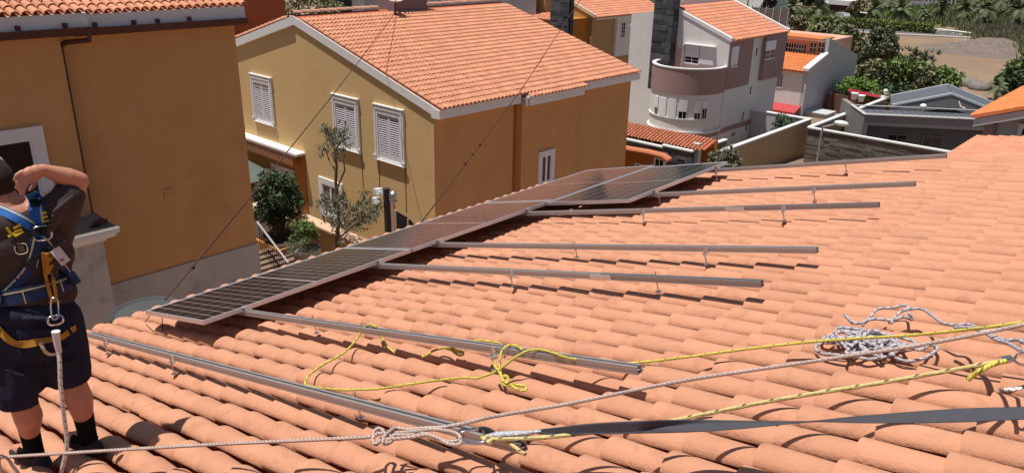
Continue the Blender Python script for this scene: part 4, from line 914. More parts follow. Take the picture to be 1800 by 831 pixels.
v0, v1 = P_[0], P_[1]; b = MB(); b.prism([(Xq-.4,v0[0]-.2,v0[1]),(Xq-.4,v0[0]-.2,v0[1]+.2),(Xq-.4,v1[0],v1[1]+.2),(Xq-.4,v1[0],v1[1])], (.5,0,0)); b.build('verge', WHITE, qh, recalc=True)
for (u0, u1) in ((1381,1417),(1424,1434.5),(1438,1448)):
    a = px_y(u0, 84, P_[1][0]); c = px_y(u1, 84, P_[1][0]); bar_window(qh, (a[0], P_[1][0]+.05, a[2]-.35), EX, EZ, -EY, c[0]-a[0], .75, .09, 8 if u1-u0 > 20 else 2, 2, PINKW)
a = px_y(1361.5, 152, 62); c = px_y(1373, 132, 62); bar_window(qh, (a[0], 62, a[2]), EX, EZ, -EY, .62, c[2]-a[2], .05, 3, 6)
a = px_y(1358, 180, 62); c = px_y(1408, 187, 62); b = MB(); z1_, z2_ = a[2]+.05, a[2]-.65
b.prism([(a[0],62-.001,z1_),(a[0],60.9,z2_+.3),(a[0],60.9,z2_),(a[0],60.95,z2_),(a[0],62-.001,z1_-.1)], (c[0]-a[0],0,0)); b.build('awning', mat('red_awning', (.42,.055,.06), rough=.8, bump=.05, var=.05), qh)
b = MB(); b.box(Xq+.002, Xq+1.8, 62.6, 64.3, -13.6, -12.9); b.bbox(Xq+.002, Xq+1.85, 62.5, 64.4, -12.898, -12.82, .02); b.build('side_porch', WALLG, qh)
bw = thing('brown_garden_wall', 'brown garden wall below the green shrubs beside the blank grey house', 'wall', (-21, 66, -13.6))
b = MB(); b.box(-24.2, -18.2, 66.6, 66.9, -14, -11.9); b.box(-24.25,-24.0,66.0,67.2,-14,-11.7); b.build('wall', mat('rust_wall', (.17,.085,.06), var=.15, bump=.3), bw)
bush('shrub', 'bright green vine shrub spilling over the brown garden wall', 'bush', (-22.6, 67.8, -12.6), 2.1, 1.9, 1.3, L_BRIGHT, 50, 60, .24, trunk=False)
bush('shrub', 'green shrub with pale pots beside the dark red canopy', 'bush', (-20.6, 67.0, -12.8), 1.6, 1.5, 1.2, L_GREEN, 36, 60, .22, trunk=False)
rc = px_d(1523, 166, 69); b = MB(tuple(rc), nrm((1,.25,-.12)), nrm((-.25,1,0)), EZ); b.bbox(-1.4,1.4,-.6,.6,0,.08,.02); b.box(-1.3,-1.2,-.5,.5,-1.6,0); b.box(1.2,1.3,-.5,.5,-1.6,0); tag(b.build('garden_canopy', mat('crimson', (.30,.02,.035), bump=.05, rough=.5)), 'dark red garden canopy among the green shrubs', 'canopy')
for (u, v) in ((1502,168),(1514,172)):
    c = px_d(u, v, 67); b = MB(); b.lathe([(0,0),(.18,0),(.28,.45),(.3,.45),(.3,.5),(0,.5)], (c[0],c[1],c[2]-.3), 10); tag(b.build('plant_pot', WHITE), ('left' if u < 1510 else 'right')+' one of two pale plant pots half hidden in the green shrubs', 'plant pot', 'pale plant pots among the shrubs')
# dark modern house
zd = -9.5; A = px_z(1520, 202, zd); B = px_z(1735, 211.5, zd); C1 = px_z(1555, 188, zd-.0)
ud = nrm((B-A)*np.array([1,1,0])); wd = np.cross(ud, EZ); ln = np.linalg.norm(B-A)+2.5
DKG = mat('dark_grey_render', (.115,.112,.122), rough=.85, var=.08, scale=.7, bump=.1, streak=.06); MDG = mat('mid_grey_concrete', (.235,.215,.205), rough=.9, var=.08, scale=.8, bump=.15, streak=.08); LEAD = mat('zinc_roof', (.125,.135,.15), rough=.45, var=.08, scale=1.0, bump=.05, metal=.2); EDG = mat('pale_metal_edge', (.60,.60,.60), rough=.4, bump=0)
dh = thing('dark_grey_house', 'modern dark grey house with flat zinc roof and low gable behind the stone wall', 'house', tuple(A+ud*3-np.array([0,0,4])))
b = MB(A, ud, EZ, wd); b.box(.3, ln, -4.2, -.62, -5, -.55); b.build('wall', DKG, dh)
b = MB(A, ud, EZ, wd); b.box(0, .3, -4.2, -.0, -5, -.01); b.box(.301, ln, -.62, -.0, -.7, -.01); b.build('fascia', MDG, dh)
dp = np.linalg.norm((C1-A)@-wd)
b = MB(A, ud, EZ, wd); b.box(.1, ln, -.28, -.2, -dp, -.12); b.build('roof', LEAD, dh)
for k in range(24):
    b = MB(A, ud, EZ, wd); b.box(.4+k*.42, .43+k*.42, -.2, -.17, -dp+.1, -.14); b.build('roof_seam', LEAD, dh)
for q in ((-.03, ln, 0.0, .05, -.12, .02),(-.03, ln, .001, .05, -dp-.1, -dp),(-.031,.10,.002,.048,-dp+.001,-.121)):
    b = MB(A, ud, EZ, wd); b.box(*q); b.build('roof_edge', EDG, dh)
for (u0, u1) in ((1567,1602),(1640,1678)):
    a = (px_d(u0, 235, 51)-A)@ud; c = (px_d(u1, 240, 51)-A)@ud; b = MB(A, ud, EZ, wd); b.box(a, c, -3.6, -1.25, -.549, -.535); f_ = b.build('window', GLASS, dh)
    b = MB(A, ud, EZ, wd); b.box(a-.08,c+.08,-1.25,-1.17,-.549,-.50); b.box(a-.08,a,-3.6,-1.25,-.549,-.5); b.box(c,c+.08,-3.6,-1.25,-.549,-.5); b.box((a+c)/2-.03,(a+c)/2+.03,-3.6,-1.25,-.534,-.52); b.build('window_frame', mat('mid_frame', (.15,.145,.15), bump=0), f_)
# its gabled block
zg_ = zd; G1 = px_d(1676, 166.5, 55.5); G0 = px_d(1575, 187, 56.5); G0[2] = px_d(1575, 187, 55.5)[2]; G2 = px_d(1738, 184, 57); 
ug = nrm((G2-G0)*np.array([1,1,0])); wg = np.cross(ug, EZ)
a1 = (G1-G0)@ug; h1_ = min(G1[2]-G0[2], .95); a2 = a1*2.0
b = MB(G0, ug, EZ, wg)
b.prism([(0,-4,0),(0,-.1,0),(a1,h1_-.1,0),(a2,-.1,0),(a2,-4,0)], (0,0,-3.0)); b.build('gable_wall', DKG, dh)
b = MB(G0, ug, EZ, wg); t_ = .75
b.prism([(-.3,-.12-.0,0.02),(-.3,-t_,0.02),(0,-t_+.1,0.02),(a1,h1_-t_-.1,.02),(a2,-t_+.1,.02),(a2+.3,-t_,.02),(a2+.3,-.12,.02),(a1,h1_-.02,.02)], (0,0,.4)); b.build('gable_fascia', MDG, dh)
for (x0, y0, x1, y1) in ((-.3,-.11,a1,h1_),(a1,h1_,a2+.3,-.11)):
    n_ = nrm((-(y1-y0), x1-x0, 0)); n_ = n_ if n_[1] > 0 else -n_
    b = MB(G0, ug, EZ, wg); b.prism([(x0,y0,.42),(x1,y1,.42),(x1,y1,-3.2),(x0,y0,-3.2)], n_*.07); b.build('roof_slope', LEAD, dh, recalc=True)
    b = MB(G0, ug, EZ, wg); b.prism([(x0,y0-.02,.45),(x1,y1-.02,.45),(x1,y1+.11,.45),(x0,y0+.11,.45)], (0,0,-.15)); b.build('roof_edge', EDG, dh, recalc=True)
    b = MB(G0, ug, EZ, wg); b.prism([(x0,y0-.02,-3.1),(x1,y1-.02,-3.1),(x1,y1+.11,-3.1),(x0,y0+.11,-3.1)], (0,0,-.15)); b.build('roof_edge', EDG, dh, recalc=True)
c = px_d(1623, 187, 53); b = MB(); b.blob(tuple(c), (.20,.20,.16), 10, 6); b.tube([c-np.array([0,0,.6]), c], .03, 6); b.build('roof_light', PLASTIC, dh, smooth=60)
c = px_d(1683, 188, 52); b = MB(); b.tube([c+np.array([0,0,.35]), c+np.array([.15,0,.05]), c+np.array([.4,.1,-.05])], .04, 6); b.build('roof_pipe', PLASTIC, dh, smooth=60)
# orange roofed house at the right edge
E0 = px_y(1708, 203, 33.0); E1 = px_y(1800, 187, 33.0); E2 = px_x(1800, 150, E0[0])
oh = thing('orange_roofed_house', 'grey walled house with bright orange roof at the right edge', 'house', (E0[0]+4, 36, -12))
sx = (E1[2]-E0[2])/(E1[0]-E0[0]); so_ = math.atan(sx); Uo = np.array((math.cos(so_),0,math.sin(so_))); Wo = np.array((-math.sin(so_),0,math.cos(so_)))
flat_roof_tiles(oh, E0, Uo, EY, Wo, 9, E2[1]-33.0, 26, FLATO)
b = MB(); b.prism([(E0[0]+.1,33.05,-12),(E0[0]+.1,33.05,E0[2]-.42),(E0[0]+.1,33.05,E0[2]-.13),(E0[0]+9,33.05,E0[2]+9*sx-.15),(E0[0]+9,33.05,-12)][1:4]+[(E0[0]+9,33.05,E0[2]+9*sx-.5)], (0,.25,0)); b.build('gable_band', WALLG, oh, recalc=True)
q0 = px_y(1752, 230, 33.6); b = MB(); b.box(q0[0]-.05, E0[0]+9, 33.7, E2[1], -12, E0[2]+.0); b.build('wall', WALLG, oh)
b = MB(); b.box(q0[0]-.42, q0[0]-.06, 33.5, 34.2, -12, E0[2]-.3); b.build('pilaster', MAUVE, oh)
a = px_y(1790, 240, 33.7); c = px_y(1796, 219, 33.7); sash_window(oh, (a[0]-.05, 33.7, a[2]-.4), EX, EZ, -EY, 1.2, c[2]-a[2]+.4, fr=.09, pane=2); b = MB(); b.box(a[0]-.1, a[0]+1.4, 33.4, 33.699, c[2]+.02, c[2]+.07); b.build('window_hood', WHITE, oh)
s0 = px_y(1684, 262, 29.5); s1 = px_x(1720, 238, s0[0])
pr = thing('lean_to_roof', 'plain orange lean to roof between the dark house and the roof edge', 'lean-to', (s0[0]+1, 30, -12))
flat_roof_tiles(pr, (s0[0], 26.0, s0[2]), nrm((1,0,.16)), EY, nrm((-.16,0,1)), 3.2, s1[1]-26.0, 9, FLAT)
b = MB(); b.box(s0[0]+.1, s0[0]+3, 26.1, s1[1]-.1, -12, s0[2]-.12); b.build('wall', WALLG, pr)
# ------------------------------------------------------------------ vacant lot, embankment and what stands round it
b = MB(); xs2 = np.linspace(-110, 60, 70); ys2 = np.linspace(153, 420, 70); X2, Y2 = np.meshgrid(xs2, ys2)
Y2 = Y2+np.clip((-45-X2), 0, 60)*-.10
b.v = np.stack([X2.ravel(), Y2.ravel(), gz(X2, Y2).ravel()+.06+.25*np.sin(X2.ravel()*.31)*np.sin(Y2.ravel()*.23)], 1).tolist()
b.f = [(j*70+i, j*70+i+1, (j+1)*70+i+1, (j+1)*70+i) for j in range(69) for i in range(69)]
b.build('embankment', mat('scrub_ground', (.13,.125,.06), rough=1, var=.3, scale=.25, bump=.5, bscale=2, stain=((.27,.19,.11), .12, .55, .9)), org=(0,0,0), smooth=0, kind='structure')
def on_g(u, v, it=14):
    """ground point seen at a photo point"""
    d = ray(u, v); lo, hi = 20.0, 600.0
    for _ in range(40):
        m_ = (lo+hi)/2; p = d*(m_/math.hypot(d[0], d[1]))
        if p[2] > gz1(p[0], p[1]): lo = m_
        else: hi = m_
    return d*(hi/math.hypot(d[0], d[1]))
# rubble mound
mc = on_g(1708, 98); b = MB(); n_ = 34
V_ = []; 
for j in range(n_+1):
    for i in range(n_+1):
        u, v = i/n_*2-1, j/n_*2-1
        x, y = mc[0]+u*8.5, mc[1]+7+v*9; rr = max(0, 1-(u*u*.9+v*v*1.0))
        V_.append((x, y, gz1(x,y)-.1+1.5*rr**1.0*(.75+.5*math.sin(3*u+1)*math.cos(2.3*v))+random.uniform(-.16,.24)*(.3+rr)))
b.raw(V_, [(j*(n_+1)+i, j*(n_+1)+i+1, (j+1)*(n_+1)+i+1, (j+1)*(n_+1)+i) for j in range(n_) for i in range(n_)])
md = b.build('rubble_mound', mat('rubble', (.165,.13,.11), rough=1, var=.25, scale=.8, bump=.8, bscale=3, stain=((.26,.22,.19), 1.2, .56, .6)), smooth=0, kind='structure')
b = MB()
for k in range(70):
    u, v = random.uniform(1645, 1780), random.uniform(66, 100); p = on_g(u, v); p = p+np.array([random.uniform(-1,1), 6+random.uniform(0,8), 0])
    uu, vv = (p[0]-mc[0])/8.5, (p[1]-mc[1]-7)/9; rr = max(0, 1-(uu*uu*.9+vv*vv))
    r = random.uniform(.10,.28); b.blob((p[0],p[1],gz1(p[0],p[1])+1.5*rr*.75), (r,r,r*.7), 5, 3, .25)
b.build('rubble_stones', mat('rubble_stone', (.42,.38,.34), var=.3, scale=1, bump=.3), kind='stuff')
# grasses and reeds
def tufts(name, m, pts, h, n, wdt):
    b = MB()
    P = np.repeat(np.asarray(pts, float), n, axis=0); N = len(P); o = RNG.normal(size=(N,3))*np.array([.5,.5,0])*h*.6; base = P+o
    tip = base+np.stack([RNG.normal(size=N)*.25*h, RNG.normal(size=N)*.25*h, h*(.5+.8*RNG.random(N))], 1)
    s = RNG.normal(size=(N,3))*np.array([1,1,0]); s = s/np.linalg.norm(s, axis=1, keepdims=True)*wdt
    V = np.stack([base-s, base+s, tip+s*.2, tip-s*.2], 1).reshape(-1,3); b.v = V.tolist(); b.f = [(4*i,4*i+1,4*i+2,4*i+3) for i in range(N)]
    return b.build(name, m, kind='stuff')
pts = []
while len(pts) < 1500:
    u, v = random.uniform(1640, 1860), random.uniform(58, 112)
    if v > 60+(u-1690)*.40: continue
    if u < 1700 and v > 62: continue
    pts.append(on_g(u, v))
tufts('reeds', leafmat('reed', (.17,.155,.085)), pts, 1.5, 9, .10)
pts = []
while len(pts) < 1500:
    u, v = random.uniform(1560, 1860), random.uniform(-20, 66)
    if v > 47+max(0,(u-1640))*.12: continue
    pts.append(on_g(u, v))
pts = pts; tufts('embankment_grass', leafmat('scrub', (.15,.16,.07)), pts, 1.0, 8, .14)
pts = [on_g(random.uniform(1380, 1640), random.uniform(18, 40)) for _ in range(300)]; tufts('verge_planting', L_GREEN, pts, 1.3, 10, .14)
# clipped hedges along the road
def hedge(label, u0, v0, u1, v1, h, wd, m, n):
    A_, B_ = on_g(u0, v0), on_g(u1, v1); t = thing('hedge', label, 'hedge', A_, None); b = MB(); C = []
    for k in range(n):
        p = A_+(B_-A_)*(k+random.random())/n; 
        for q in range(3): C.append((p[0]+random.uniform(-wd,wd)*.4, p[1]+random.uniform(-wd,wd)*.5, gz1(p[0],p[1])+h*(.25+.35*q)))
    leaves(b, C, 16, np.array([wd*.5, wd*.55, h*.25]), .34, .6, shell=.3); b.build('foliage', m, t)
    b = MB(); u_ = nrm((B_-A_)*np.array([1,1,0])); w_ = np.cross(u_, EZ); b.frame(A_, u_, EZ, w_); b.box(0, np.linalg.norm(B_-A_), -.3, h*.8, -wd*.4, wd*.4); b.build('branches', L_DARK, t)
hedge('long clipped yellow green hedge along the far side of the road', 1432, 45, 1638, 59, 1.5, 1.5, leafmat('leaf_hedge', (.15,.175,.04)), 170)
hedge('short bright green hedge between the two big palms', 1396, 35, 1428, 37, 1.8, 2.0, L_BRIGHT, 40)
# palms
for (u, v, hpx, rpx, lab) in ((1388,43,26,24,'big dark palm left of the pair beside the road, near the fence'),(1434,44,24,24,'big dark palm right of the pair beside the road'),
     (1531,42,22,20,'palm beside the road just right of the street lamp post'),(1578,50,26,25,'palm with dense crown standing at the hedge in the middle of the road'),(1558,26,22,23,'palm higher up behind the hedge palm'),
     (1622,48,18,14,'small thin palm left of the bare path on the embankment'),(1652,33,20,17,'dark bushy palm near the top of the embankment by the retaining wall'),(1690,38,20,18,'yellowish palm above the rubble mound'),
     (1726,47,26,22,'palm with pale speck in front, right of the yellowish palm'),(1762,30,28,24,'large palm near the top right corner, upper one'),(1783,52,26,24,'large palm at the right edge below the upper one'),(1708,18,20,20,'dark palm at the top edge of the embankment'),(1620,36,14,11,'little palm low on the embankment grass')):
    p = on_g(u, v); D = math.hypot(p[0], p[1]); s = D/1373.5; palm(lab, p, hpx*s*1.05, rpx*s*1.05, nf=30)
# shrubs on the near side of the road
def gbush(label, u, v, hpx, wpx, m, ncl=34, nl=60, ls=.4, name='shrub', cat='bush', **kw):
    p = on_g(u, v); s = math.hypot(p[0], p[1])/1373.5*1.05; bush(name, label, cat, p, hpx*s, wpx*s*.5, wpx*s*.5, m, ncl, nl, 6.5*s*ls/.4, asp=.6, spread=.30, **kw)
gbush('brownish round bush left of the olive bush by the road', 1401, 62, 26, 32, L_DRY, 26, 46, .4)
gbush('broad olive green bush behind the orange tiled house', 1452, 88, 42, 62, L_OLIVE, 60, 60, .4); gbush('ragged olive bush behind the sloping grey wall', 1478, 100, 44, 44, L_OLIVE, 40, 60, .4)
gbush('big round dark olive bush in front of the vacant lot', 1536, 128, 62, 60, leafmat('leaf_deep_olive', (.125,.135,.07)), 80, 70, .36)
gbush('dark thorny bush behind the corner of the blank grey wall', 1508, 118, 30, 26, L_OLIVE, 22, 40, .36)
for (u, v, h_, w_, m, lab) in ((1530,178,62,56,L_OLIVE,'olive tree mass right beside the blank grey wall'),(1575,182,66,66,L_GREEN,'light green spreading tree in the middle of the thicket'),(1612,186,58,60,L_OLIVE,'twiggy olive tree behind the zinc roof'),(1645,188,56,56,L_GREEN,'green tree at the right end of the thicket'),
        (1516,196,46,40,L_BRIGHT,'bright green low tree over the shaded thicket foot'),(1560,198,40,60,L_DARK,'dark shaded undergrowth behind the white coped wall'),(1600,150,36,50,L_GREEN,'yellow green tree at the back of the thicket')):
    gbush(lab, u, v, h_, w_, m, 50, 64, .42, 'thicket_tree', 'tree', stems=6)
p = on_g(1608, 128); s_ = math.hypot(p[0], p[1])/1373.5
t = thing('dragon_tree', 'dark green spiky rosette tree in front of the vacant lot', 'tree', p); b = MB()
for k in range(46):
    c = p+np.array([random.gauss(0,15)*s_, random.gauss(0,8)*s_, (14+random.random()*20)*s_])
    for q in range(14):
        d = nrm((random.gauss(0,1),random.gauss(0,1),random.random()*1.3)); e = c+d*9*s_; sd = nrm(np.cross(d,(.3,.2,1)))*.9*s_; b.quad(c-sd, c+sd, e+sd*.2, e-sd*.2)
b.build('crown', leafmat('leaf_spiky', (.03,.075,.035)), t); b = MB()
for k in range(5): b.tube([p, p+np.array([(k-2)*6*s_, 0, 18*s_])], [1.6*s_,.8*s_], 6)
b.build('trunk', BARK, t)
for u, lab in ((1587,'thick dark cut trunk standing left of the spiky tree'),(1592.5,'thin dark cut trunk standing right beside the thicker one')):
    p = on_g(u, 122); s_ = math.hypot(p[0], p[1])/1373.5; b = MB(); b.tube([p+np.array([0,0,-.2]), p+np.array([0,0,14*s_])], 2.4*s_ if u < 1590 else 1.3*s_, 7); tag(b.build('tree_stump', PBARK), lab, 'tree trunk', 'cut trunks by the vacant lot')
for (u, v, h_, r_, lab) in ((1672,172,24,22,'low palm poking up behind the zinc roof, left one'),(1748,176,26,20,'low palm behind the zinc gable beside the orange roof'),(1690,138,6,9,'tiny dry palm on the edge of the vacant lot')):
    p = on_g(u, v); s_ = math.hypot(p[0], p[1])/1373.5; palm(lab, p, h_*s_*.8, r_*s_*1.1, 26, 'low palms around the vacant lot', droop=.7)
gbush('dense green tree at the right edge above the orange roof', 1792, 168, 54, 56, L_GREEN, 56, 70, .4, 'edge_tree', 'tree'); gbush('dark tree beside the dense green one at the right edge', 1776, 172, 40, 44, L_DARK, 40, 60, .4, 'edge_tree', 'tree')
for k, (u, v) in enumerate(((1705,152),(1722,158))):
    p = on_g(u, v); b = MB(); b.blob((p[0],p[1],p[2]+.2), (1.1,.9,.7), 8, 5, .15); tag(b.build('boulder', mat('boulder_grey', (.20,.18,.165), var=.25, scale=1.5, bump=.5), smooth=0), 'grey boulder behind the zinc roof, '+('left' if k == 0 else 'right')+' of two', 'boulder', 'boulders behind the zinc roof')
# street furniture and buildings across the road
p = on_g(1516, 62); s_ = math.hypot(p[0], p[1])/1373.5; t = thing('lamp_post', 'thin dark lamp post standing beside the road', 'lamp post', p)
b = MB(); b.tube([p, p+np.array([.2,0,33*s_])], .10, 6); b.build('pole', GUTTER, t); b = MB(); b.tube([p+np.array([.2,0,33*s_]), p+np.array([-1.1,.3,33.6*s_])], .09, 6); b.build('lamp_head', PLASTIC, t)
def wallbox(u0, v0, u1, v1, h, dpt, zoff=0.0, name='wall', m=None, par=None):
    A_, B_ = on_g(u0, v0), on_g(u1, v1); u_ = nrm((B_-A_)*np.array([1,1,0])); w_ = np.cross(u_, EZ)
    b = MB(A_, u_, EZ, w_); L_ = np.linalg.norm((B_-A_)*np.array([1,1,0])); b.box(0, L_, -1+zoff, h, -dpt, 0); o = b.build(name, m, par); return A_, u_, w_, L_
t = thing('warehouse', 'white warehouse wall with two dark slots beyond the white house roof', 'warehouse', on_g(1310, 24)); A_, u_, w_, L_ = wallbox(1262, 20, 1338, 27, 9, 14, m=WALLW, par=t)
for u in (1305, 1325):
    q = (on_g(u, 24)-A_)@u_; b = MB(A_, u_, EZ, w_); b.box(q-.35, q+.35, 3.0, 3.35, .001, .05); b.build('window', GLASS, t)
q = (on_g(1319, 24)-A_)@u_; b = MB(A_, u_, EZ, w_); b.tube([(q,0,.08),(q,9,.08)], .08, 5); b.build('downpipe', GUTTER, t)
def car(label, p, yaw, col, group='cars parked across the road', pickup=False):
    t = thing('parked_car', label, 'car', p, group); ca, sa = math.cos(yaw), math.sin(yaw); F_ = (p, (ca,sa,0), (-sa,ca,0), (0,0,1))
    b = MB(*F_); b.prism([(-2.1,-.8,.35),(2.1,-.8,.35),(2.15,-.8,.65),(1.9,-.8,.85),(1.0,-.8,.92),(-2.1,-.8,.92)], (0,1.6,0)); b.build('body', mat('car_paint_'+label.split()[0], col, rough=.25, bump=0, var=.02, coat=.5), t, recalc=True)
    b = MB(*F_); x0 = -.2 if pickup else -1.9
    b.prism([(x0,-.7,.921),(1.0,-.7,.921),(.45,-.62,1.45),(x0+.25,-.62,1.45)], (0,1.4,0)); b.build('cabin', mat('car_paint_'+label.split()[0], col), t, recalc=True)
    b = MB(*F_)
    for y in (-.715,.685): b.prism([(x0+.15,y,.97),(.82,y,.97),(.42,y,1.36),(x0+.3,y,1.36)], (0,.03,0))
    b.prism([(1.01,-.6,.96),(1.01,.6,.96),(.5,.55,1.42),(.5,-.55,1.42)], (.02,0,.02)); b.build('windows', GLASS, t, recalc=True)
    for x in (-1.3,1.35):
        for y in (-.82,.62):
            b = MB(*F_); b.tube([(x,y,.32),(x,y+.2,.32)], .32, 12); b.build('wheel', GUTTER, t)
car('white pickup parked in front of the white warehouse', on_g(1331, 27), 2.5, (.75,.75,.76), pickup=True); car('silver car roof showing behind the clipped hedge', on_g(1476, 36), 2.6, (.6,.62,.65)); car('grey car parked beside the white pickup', on_g(1347, 28), 2.5, (.25,.26,.28))
for (u, v, lab) in ((1358,16,'white parasol left of two in front of dark trees'),(1378,22,'white parasol right of two in front of dark trees')):
    p = on_g(u, v); s_ = math.hypot(p[0], p[1])/1373.5; t = thing('parasol', lab, 'parasol', p, 'white parasols'); b = MB(); b.tube([p, p+np.array([0,0,11*s_])], .05, 5); b.build('pole', STEEL, t)
    b = MB(); b.lathe([(5.5*s_,8.5*s_),(2.5*s_,10.6*s_),(0,11.4*s_)], tuple(p), 10); b.build('canopy', mat('parasol_white', (.78,.77,.74), bump=0), t)
t = thing('mesh_fence', 'brown overgrown mesh fence with pale posts behind the white house roof', 'fence', on_g(1360, 60)); A_, u_, w_, L_ = wallbox(1318, 52, 1381, 60, 3.6, .08, name='mesh', m=mat('fence_brown', (.15,.11,.10), var=.35, scale=3, bump=.3, streak=.3), par=t)
for k in range(6):
    b = MB(A_, u_, EZ, w_); q = L_*k/5; b.box(q-.06, q+.06, -.5, 3.9, .001, .12); b.build('post', PLINTH, t)
gbush('dark brown tree beside the white warehouse', 1345, 26, 26, 30, leafmat('leaf_brown', (.085,.05,.04)), 30, 50, .42, 'brown_tree', 'tree')
gbush('tall dark tree above the white parasols', 1372, 14, 32, 40, L_DARK, 40, 60, .45, 'dark_tree', 'tree'); gbush('tall dark tree behind the two big palms', 1420, 18, 36, 44, L_DARK, 44, 60, .45, 'dark_tree', 'tree'); gbush('dark green tree above the maroon building', 1470, 14, 30, 46, L_DARK, 40, 60, .45, 'dark_tree', 'tree'); gbush('dry bushy tree right of the maroon building', 1508, 36, 26, 34, L_DRY, 36, 50, .42, 'dry_tree', 'tree')
t = thing('maroon_building', 'small maroon building with flat white roof behind the hedge', 'building', on_g(1482, 30)); A_, u_, w_, L_ = wallbox(1456, 29, 1494, 32, 2.3, 6, m=mat('maroon', (.13,.025,.035), bump=.05), par=t); b = MB(A_, u_, EZ, w_); b.box(-.3, L_+.3, 2.301, 3.2, -6.3, .3); b.build('roof', WALLW, t)
t = thing('red_wall', 'low reddish wall behind the two big palms', 'wall', on_g(1410, 30)); wallbox(1390, 29, 1436, 32, 2.0, .4, m=mat('red_wall', (.30,.12,.085), var=.1, bump=.1), par=t)
t = thing('louvred_pavilion', 'pale pavilion with slatted balustrade above the palms', 'pavilion', on_g(1425, 12)); A_, u_, w_, L_ = wallbox(1408, 10, 1445, 13, 1.2, 6, m=WALLG, par=t)
for k in range(10):
    b = MB(A_, u_, EZ, w_); q = L_*(k+.3)/10; b.box(q, q+.25, 1.21, 2.3, -.2, 0); b.build('baluster', WHITE, t)
b = MB(A_, u_, EZ, w_); b.box(0, L_, 2.301, 2.6, -.3, .1); b.build('rail', WHITE, t)
t = thing('retaining_wall', 'brown retaining wall with pale posts at the top of the embankment', 'wall', on_g(1640, 14)); A_, u_, w_, L_ = wallbox(1592, 15, 1680, 14, 6.0, 1.0, m=mat('retaining_brown', (.27,.17,.13), var=.12, scale=.5, bump=.2, streak=.15), par=t)
for k in range(9):
    b = MB(A_, u_, EZ, w_); q = L_*(.35+.62*k/8); b.box(q-.08, q+.08, 0, 6.2, .001, .2); b.build('post', WHITE, t)
b = MB(A_, u_, EZ, w_); b.box(.5, L_*.55, .3, 1.5, .4, .5); b.build('barrier', mat('barrier_grey', (.5,.53,.52), bump=0), t)
t = thing('earth_wall', 'brown palisade wall above the dry bush and the maroon building', 'wall', on_g(1530, 8)); A_, u_, w_, L_ = wallbox(1496, 9, 1545, 10, 6.0, 1.0, m=mat('palisade', (.16,.09,.065), var=.2, scale=1, bump=.3, streak=.3), par=t); b = MB(A_, u_, EZ, w_); b.box(0, L_, .0, .8, .001, .4); b.build('base_course', mat('sand_coping', (.5,.4,.3)), t)
A_, B_ = on_g(1640, 58), on_g(1705, 66); t = thing('guard_rail', 'pale low guard rail at the end of the road', 'guard rail', A_); b = MB(); b.tube([A_+EZ*.7, (A_+B_)/2+EZ*.7, B_+EZ*.7], .12, 5); b.build('rail', WHITE, t)
for k in range(6):
    q = A_+(B_-A_)*k/5; b = MB(); b.tube([q, q+EZ*.7], .06, 5); b.build('post', STEEL, t)
# dark trees closing the view above the roof ridges
for (u, v, D, h_, w_, lab) in ((1090,8,95,9,16,'dark tree crown above the yellow house roof'),(1150,22,80,8,9,'dark tree between the yellow house and the stone chimney'),(1215,6,110,9,14,'dark tree above the white ridge parapet'),(880,6,90,6,10,'dark tree just over the big tiled ridge')):
    p = px_d(u, v, D); bush('background_tree', lab, 'tree', p-np.array([0,0,h_*.8]), h_, w_*.5, w_*.5, L_DARK, 50, 60, .45)
# ------------------------------------------------------------------ the worker (seen from behind)
from mathutils.bvhtree import BVHTree
import bmesh as _bm
def limb(b, P, r, n=12):
    """closed tapered limb through joints P with radii r"""
    P = [np.asarray(p, float) for p in P]; Q = []; R_ = []
    for i in range(len(P)-1):
        for k in range(5):
            t = k/5; Q.append(P[i]*(1-t)+P[i+1]*t); R_.append(r[i]*(1-t)+r[i+1]*t)
    Q.append(P[-1]); R_.append(r[-1]); b.tube(Q, R_, n)
    for p, q in zip(P, r): b.blob(p, (q*.99,)*3, n, 7)
def ell(b, c, R3, A):
    """ellipsoid with axes A (rows) and radii R3"""
    s_ = MB(c, *A); s_.blob((0,0,0), R3, 20, 12); n = len(b.v); b.v.extend(s_.v); b.f.extend([tuple(i+n for i in f) for f in s_.f])
def fuse(b, name, m, parent, vox, smooth=6, fac=.5):
    o = b.build('tmp_'+name, None, None, org=(0,0,0), recalc=True)
    rm = o.modifiers.new('r', 'REMESH'); rm.mode = 'VOXEL'; rm.voxel_size = vox
    sm = o.modifiers.new('s', 'SMOOTH'); sm.factor = fac; sm.iterations = smooth
    dg = bpy.context.evaluated_depsgraph_get(); dg.update(); me = bpy.data.meshes.new_from_object(o.evaluated_get(dg)); bpy.data.objects.remove(o)
    me.name = name; me.materials.clear(); me.materials.append(m)
    org = Vector(parent['_org']); me.transform(Matrix.Translation(-org))
    me.polygons.foreach_set('use_smooth', [True]*len(me.polygons)); r = link(name, me, parent); return r
def clip_mesh(o, co, no):
    import bmesh
    bm = bmesh.new(); bm.from_mesh(o.data); g = bm.verts[:]+bm.edges[:]+bm.faces[:]
    bmesh.ops.bisect_plane(bm, geom=g, plane_co=Vector(co)-Vector(o['_org']), plane_no=Vector(no), clear_outer=True); bm.to_mesh(o.data); bm.free()
SKIN = mat('skin', (.50,.225,.14), rough=.55, var=.08, scale=14, bump=.05, bscale=160, spec=.35, stain=((.44,.15,.10), 9, .56, .35))
SHIRT = mat('shirt_grey', (.060,.046,.043), rough=.95, var=.12, scale=14, bump=.3, bscale=22, spec=.1)
NAVY = mat('shorts_navy', (.022,.023,.042), rough=.95, var=.15, scale=14, bump=.35, bscale=20, spec=.1)
BLACK = mat('sock_black', (.012,.011,.012), rough=1, var=.15, scale=40, bump=.3, bscale=120, spec=.05)
SHOE = mat('shoe_dark', (.035,.025,.026), rough=.8, var=.3, scale=18, bump=.2)
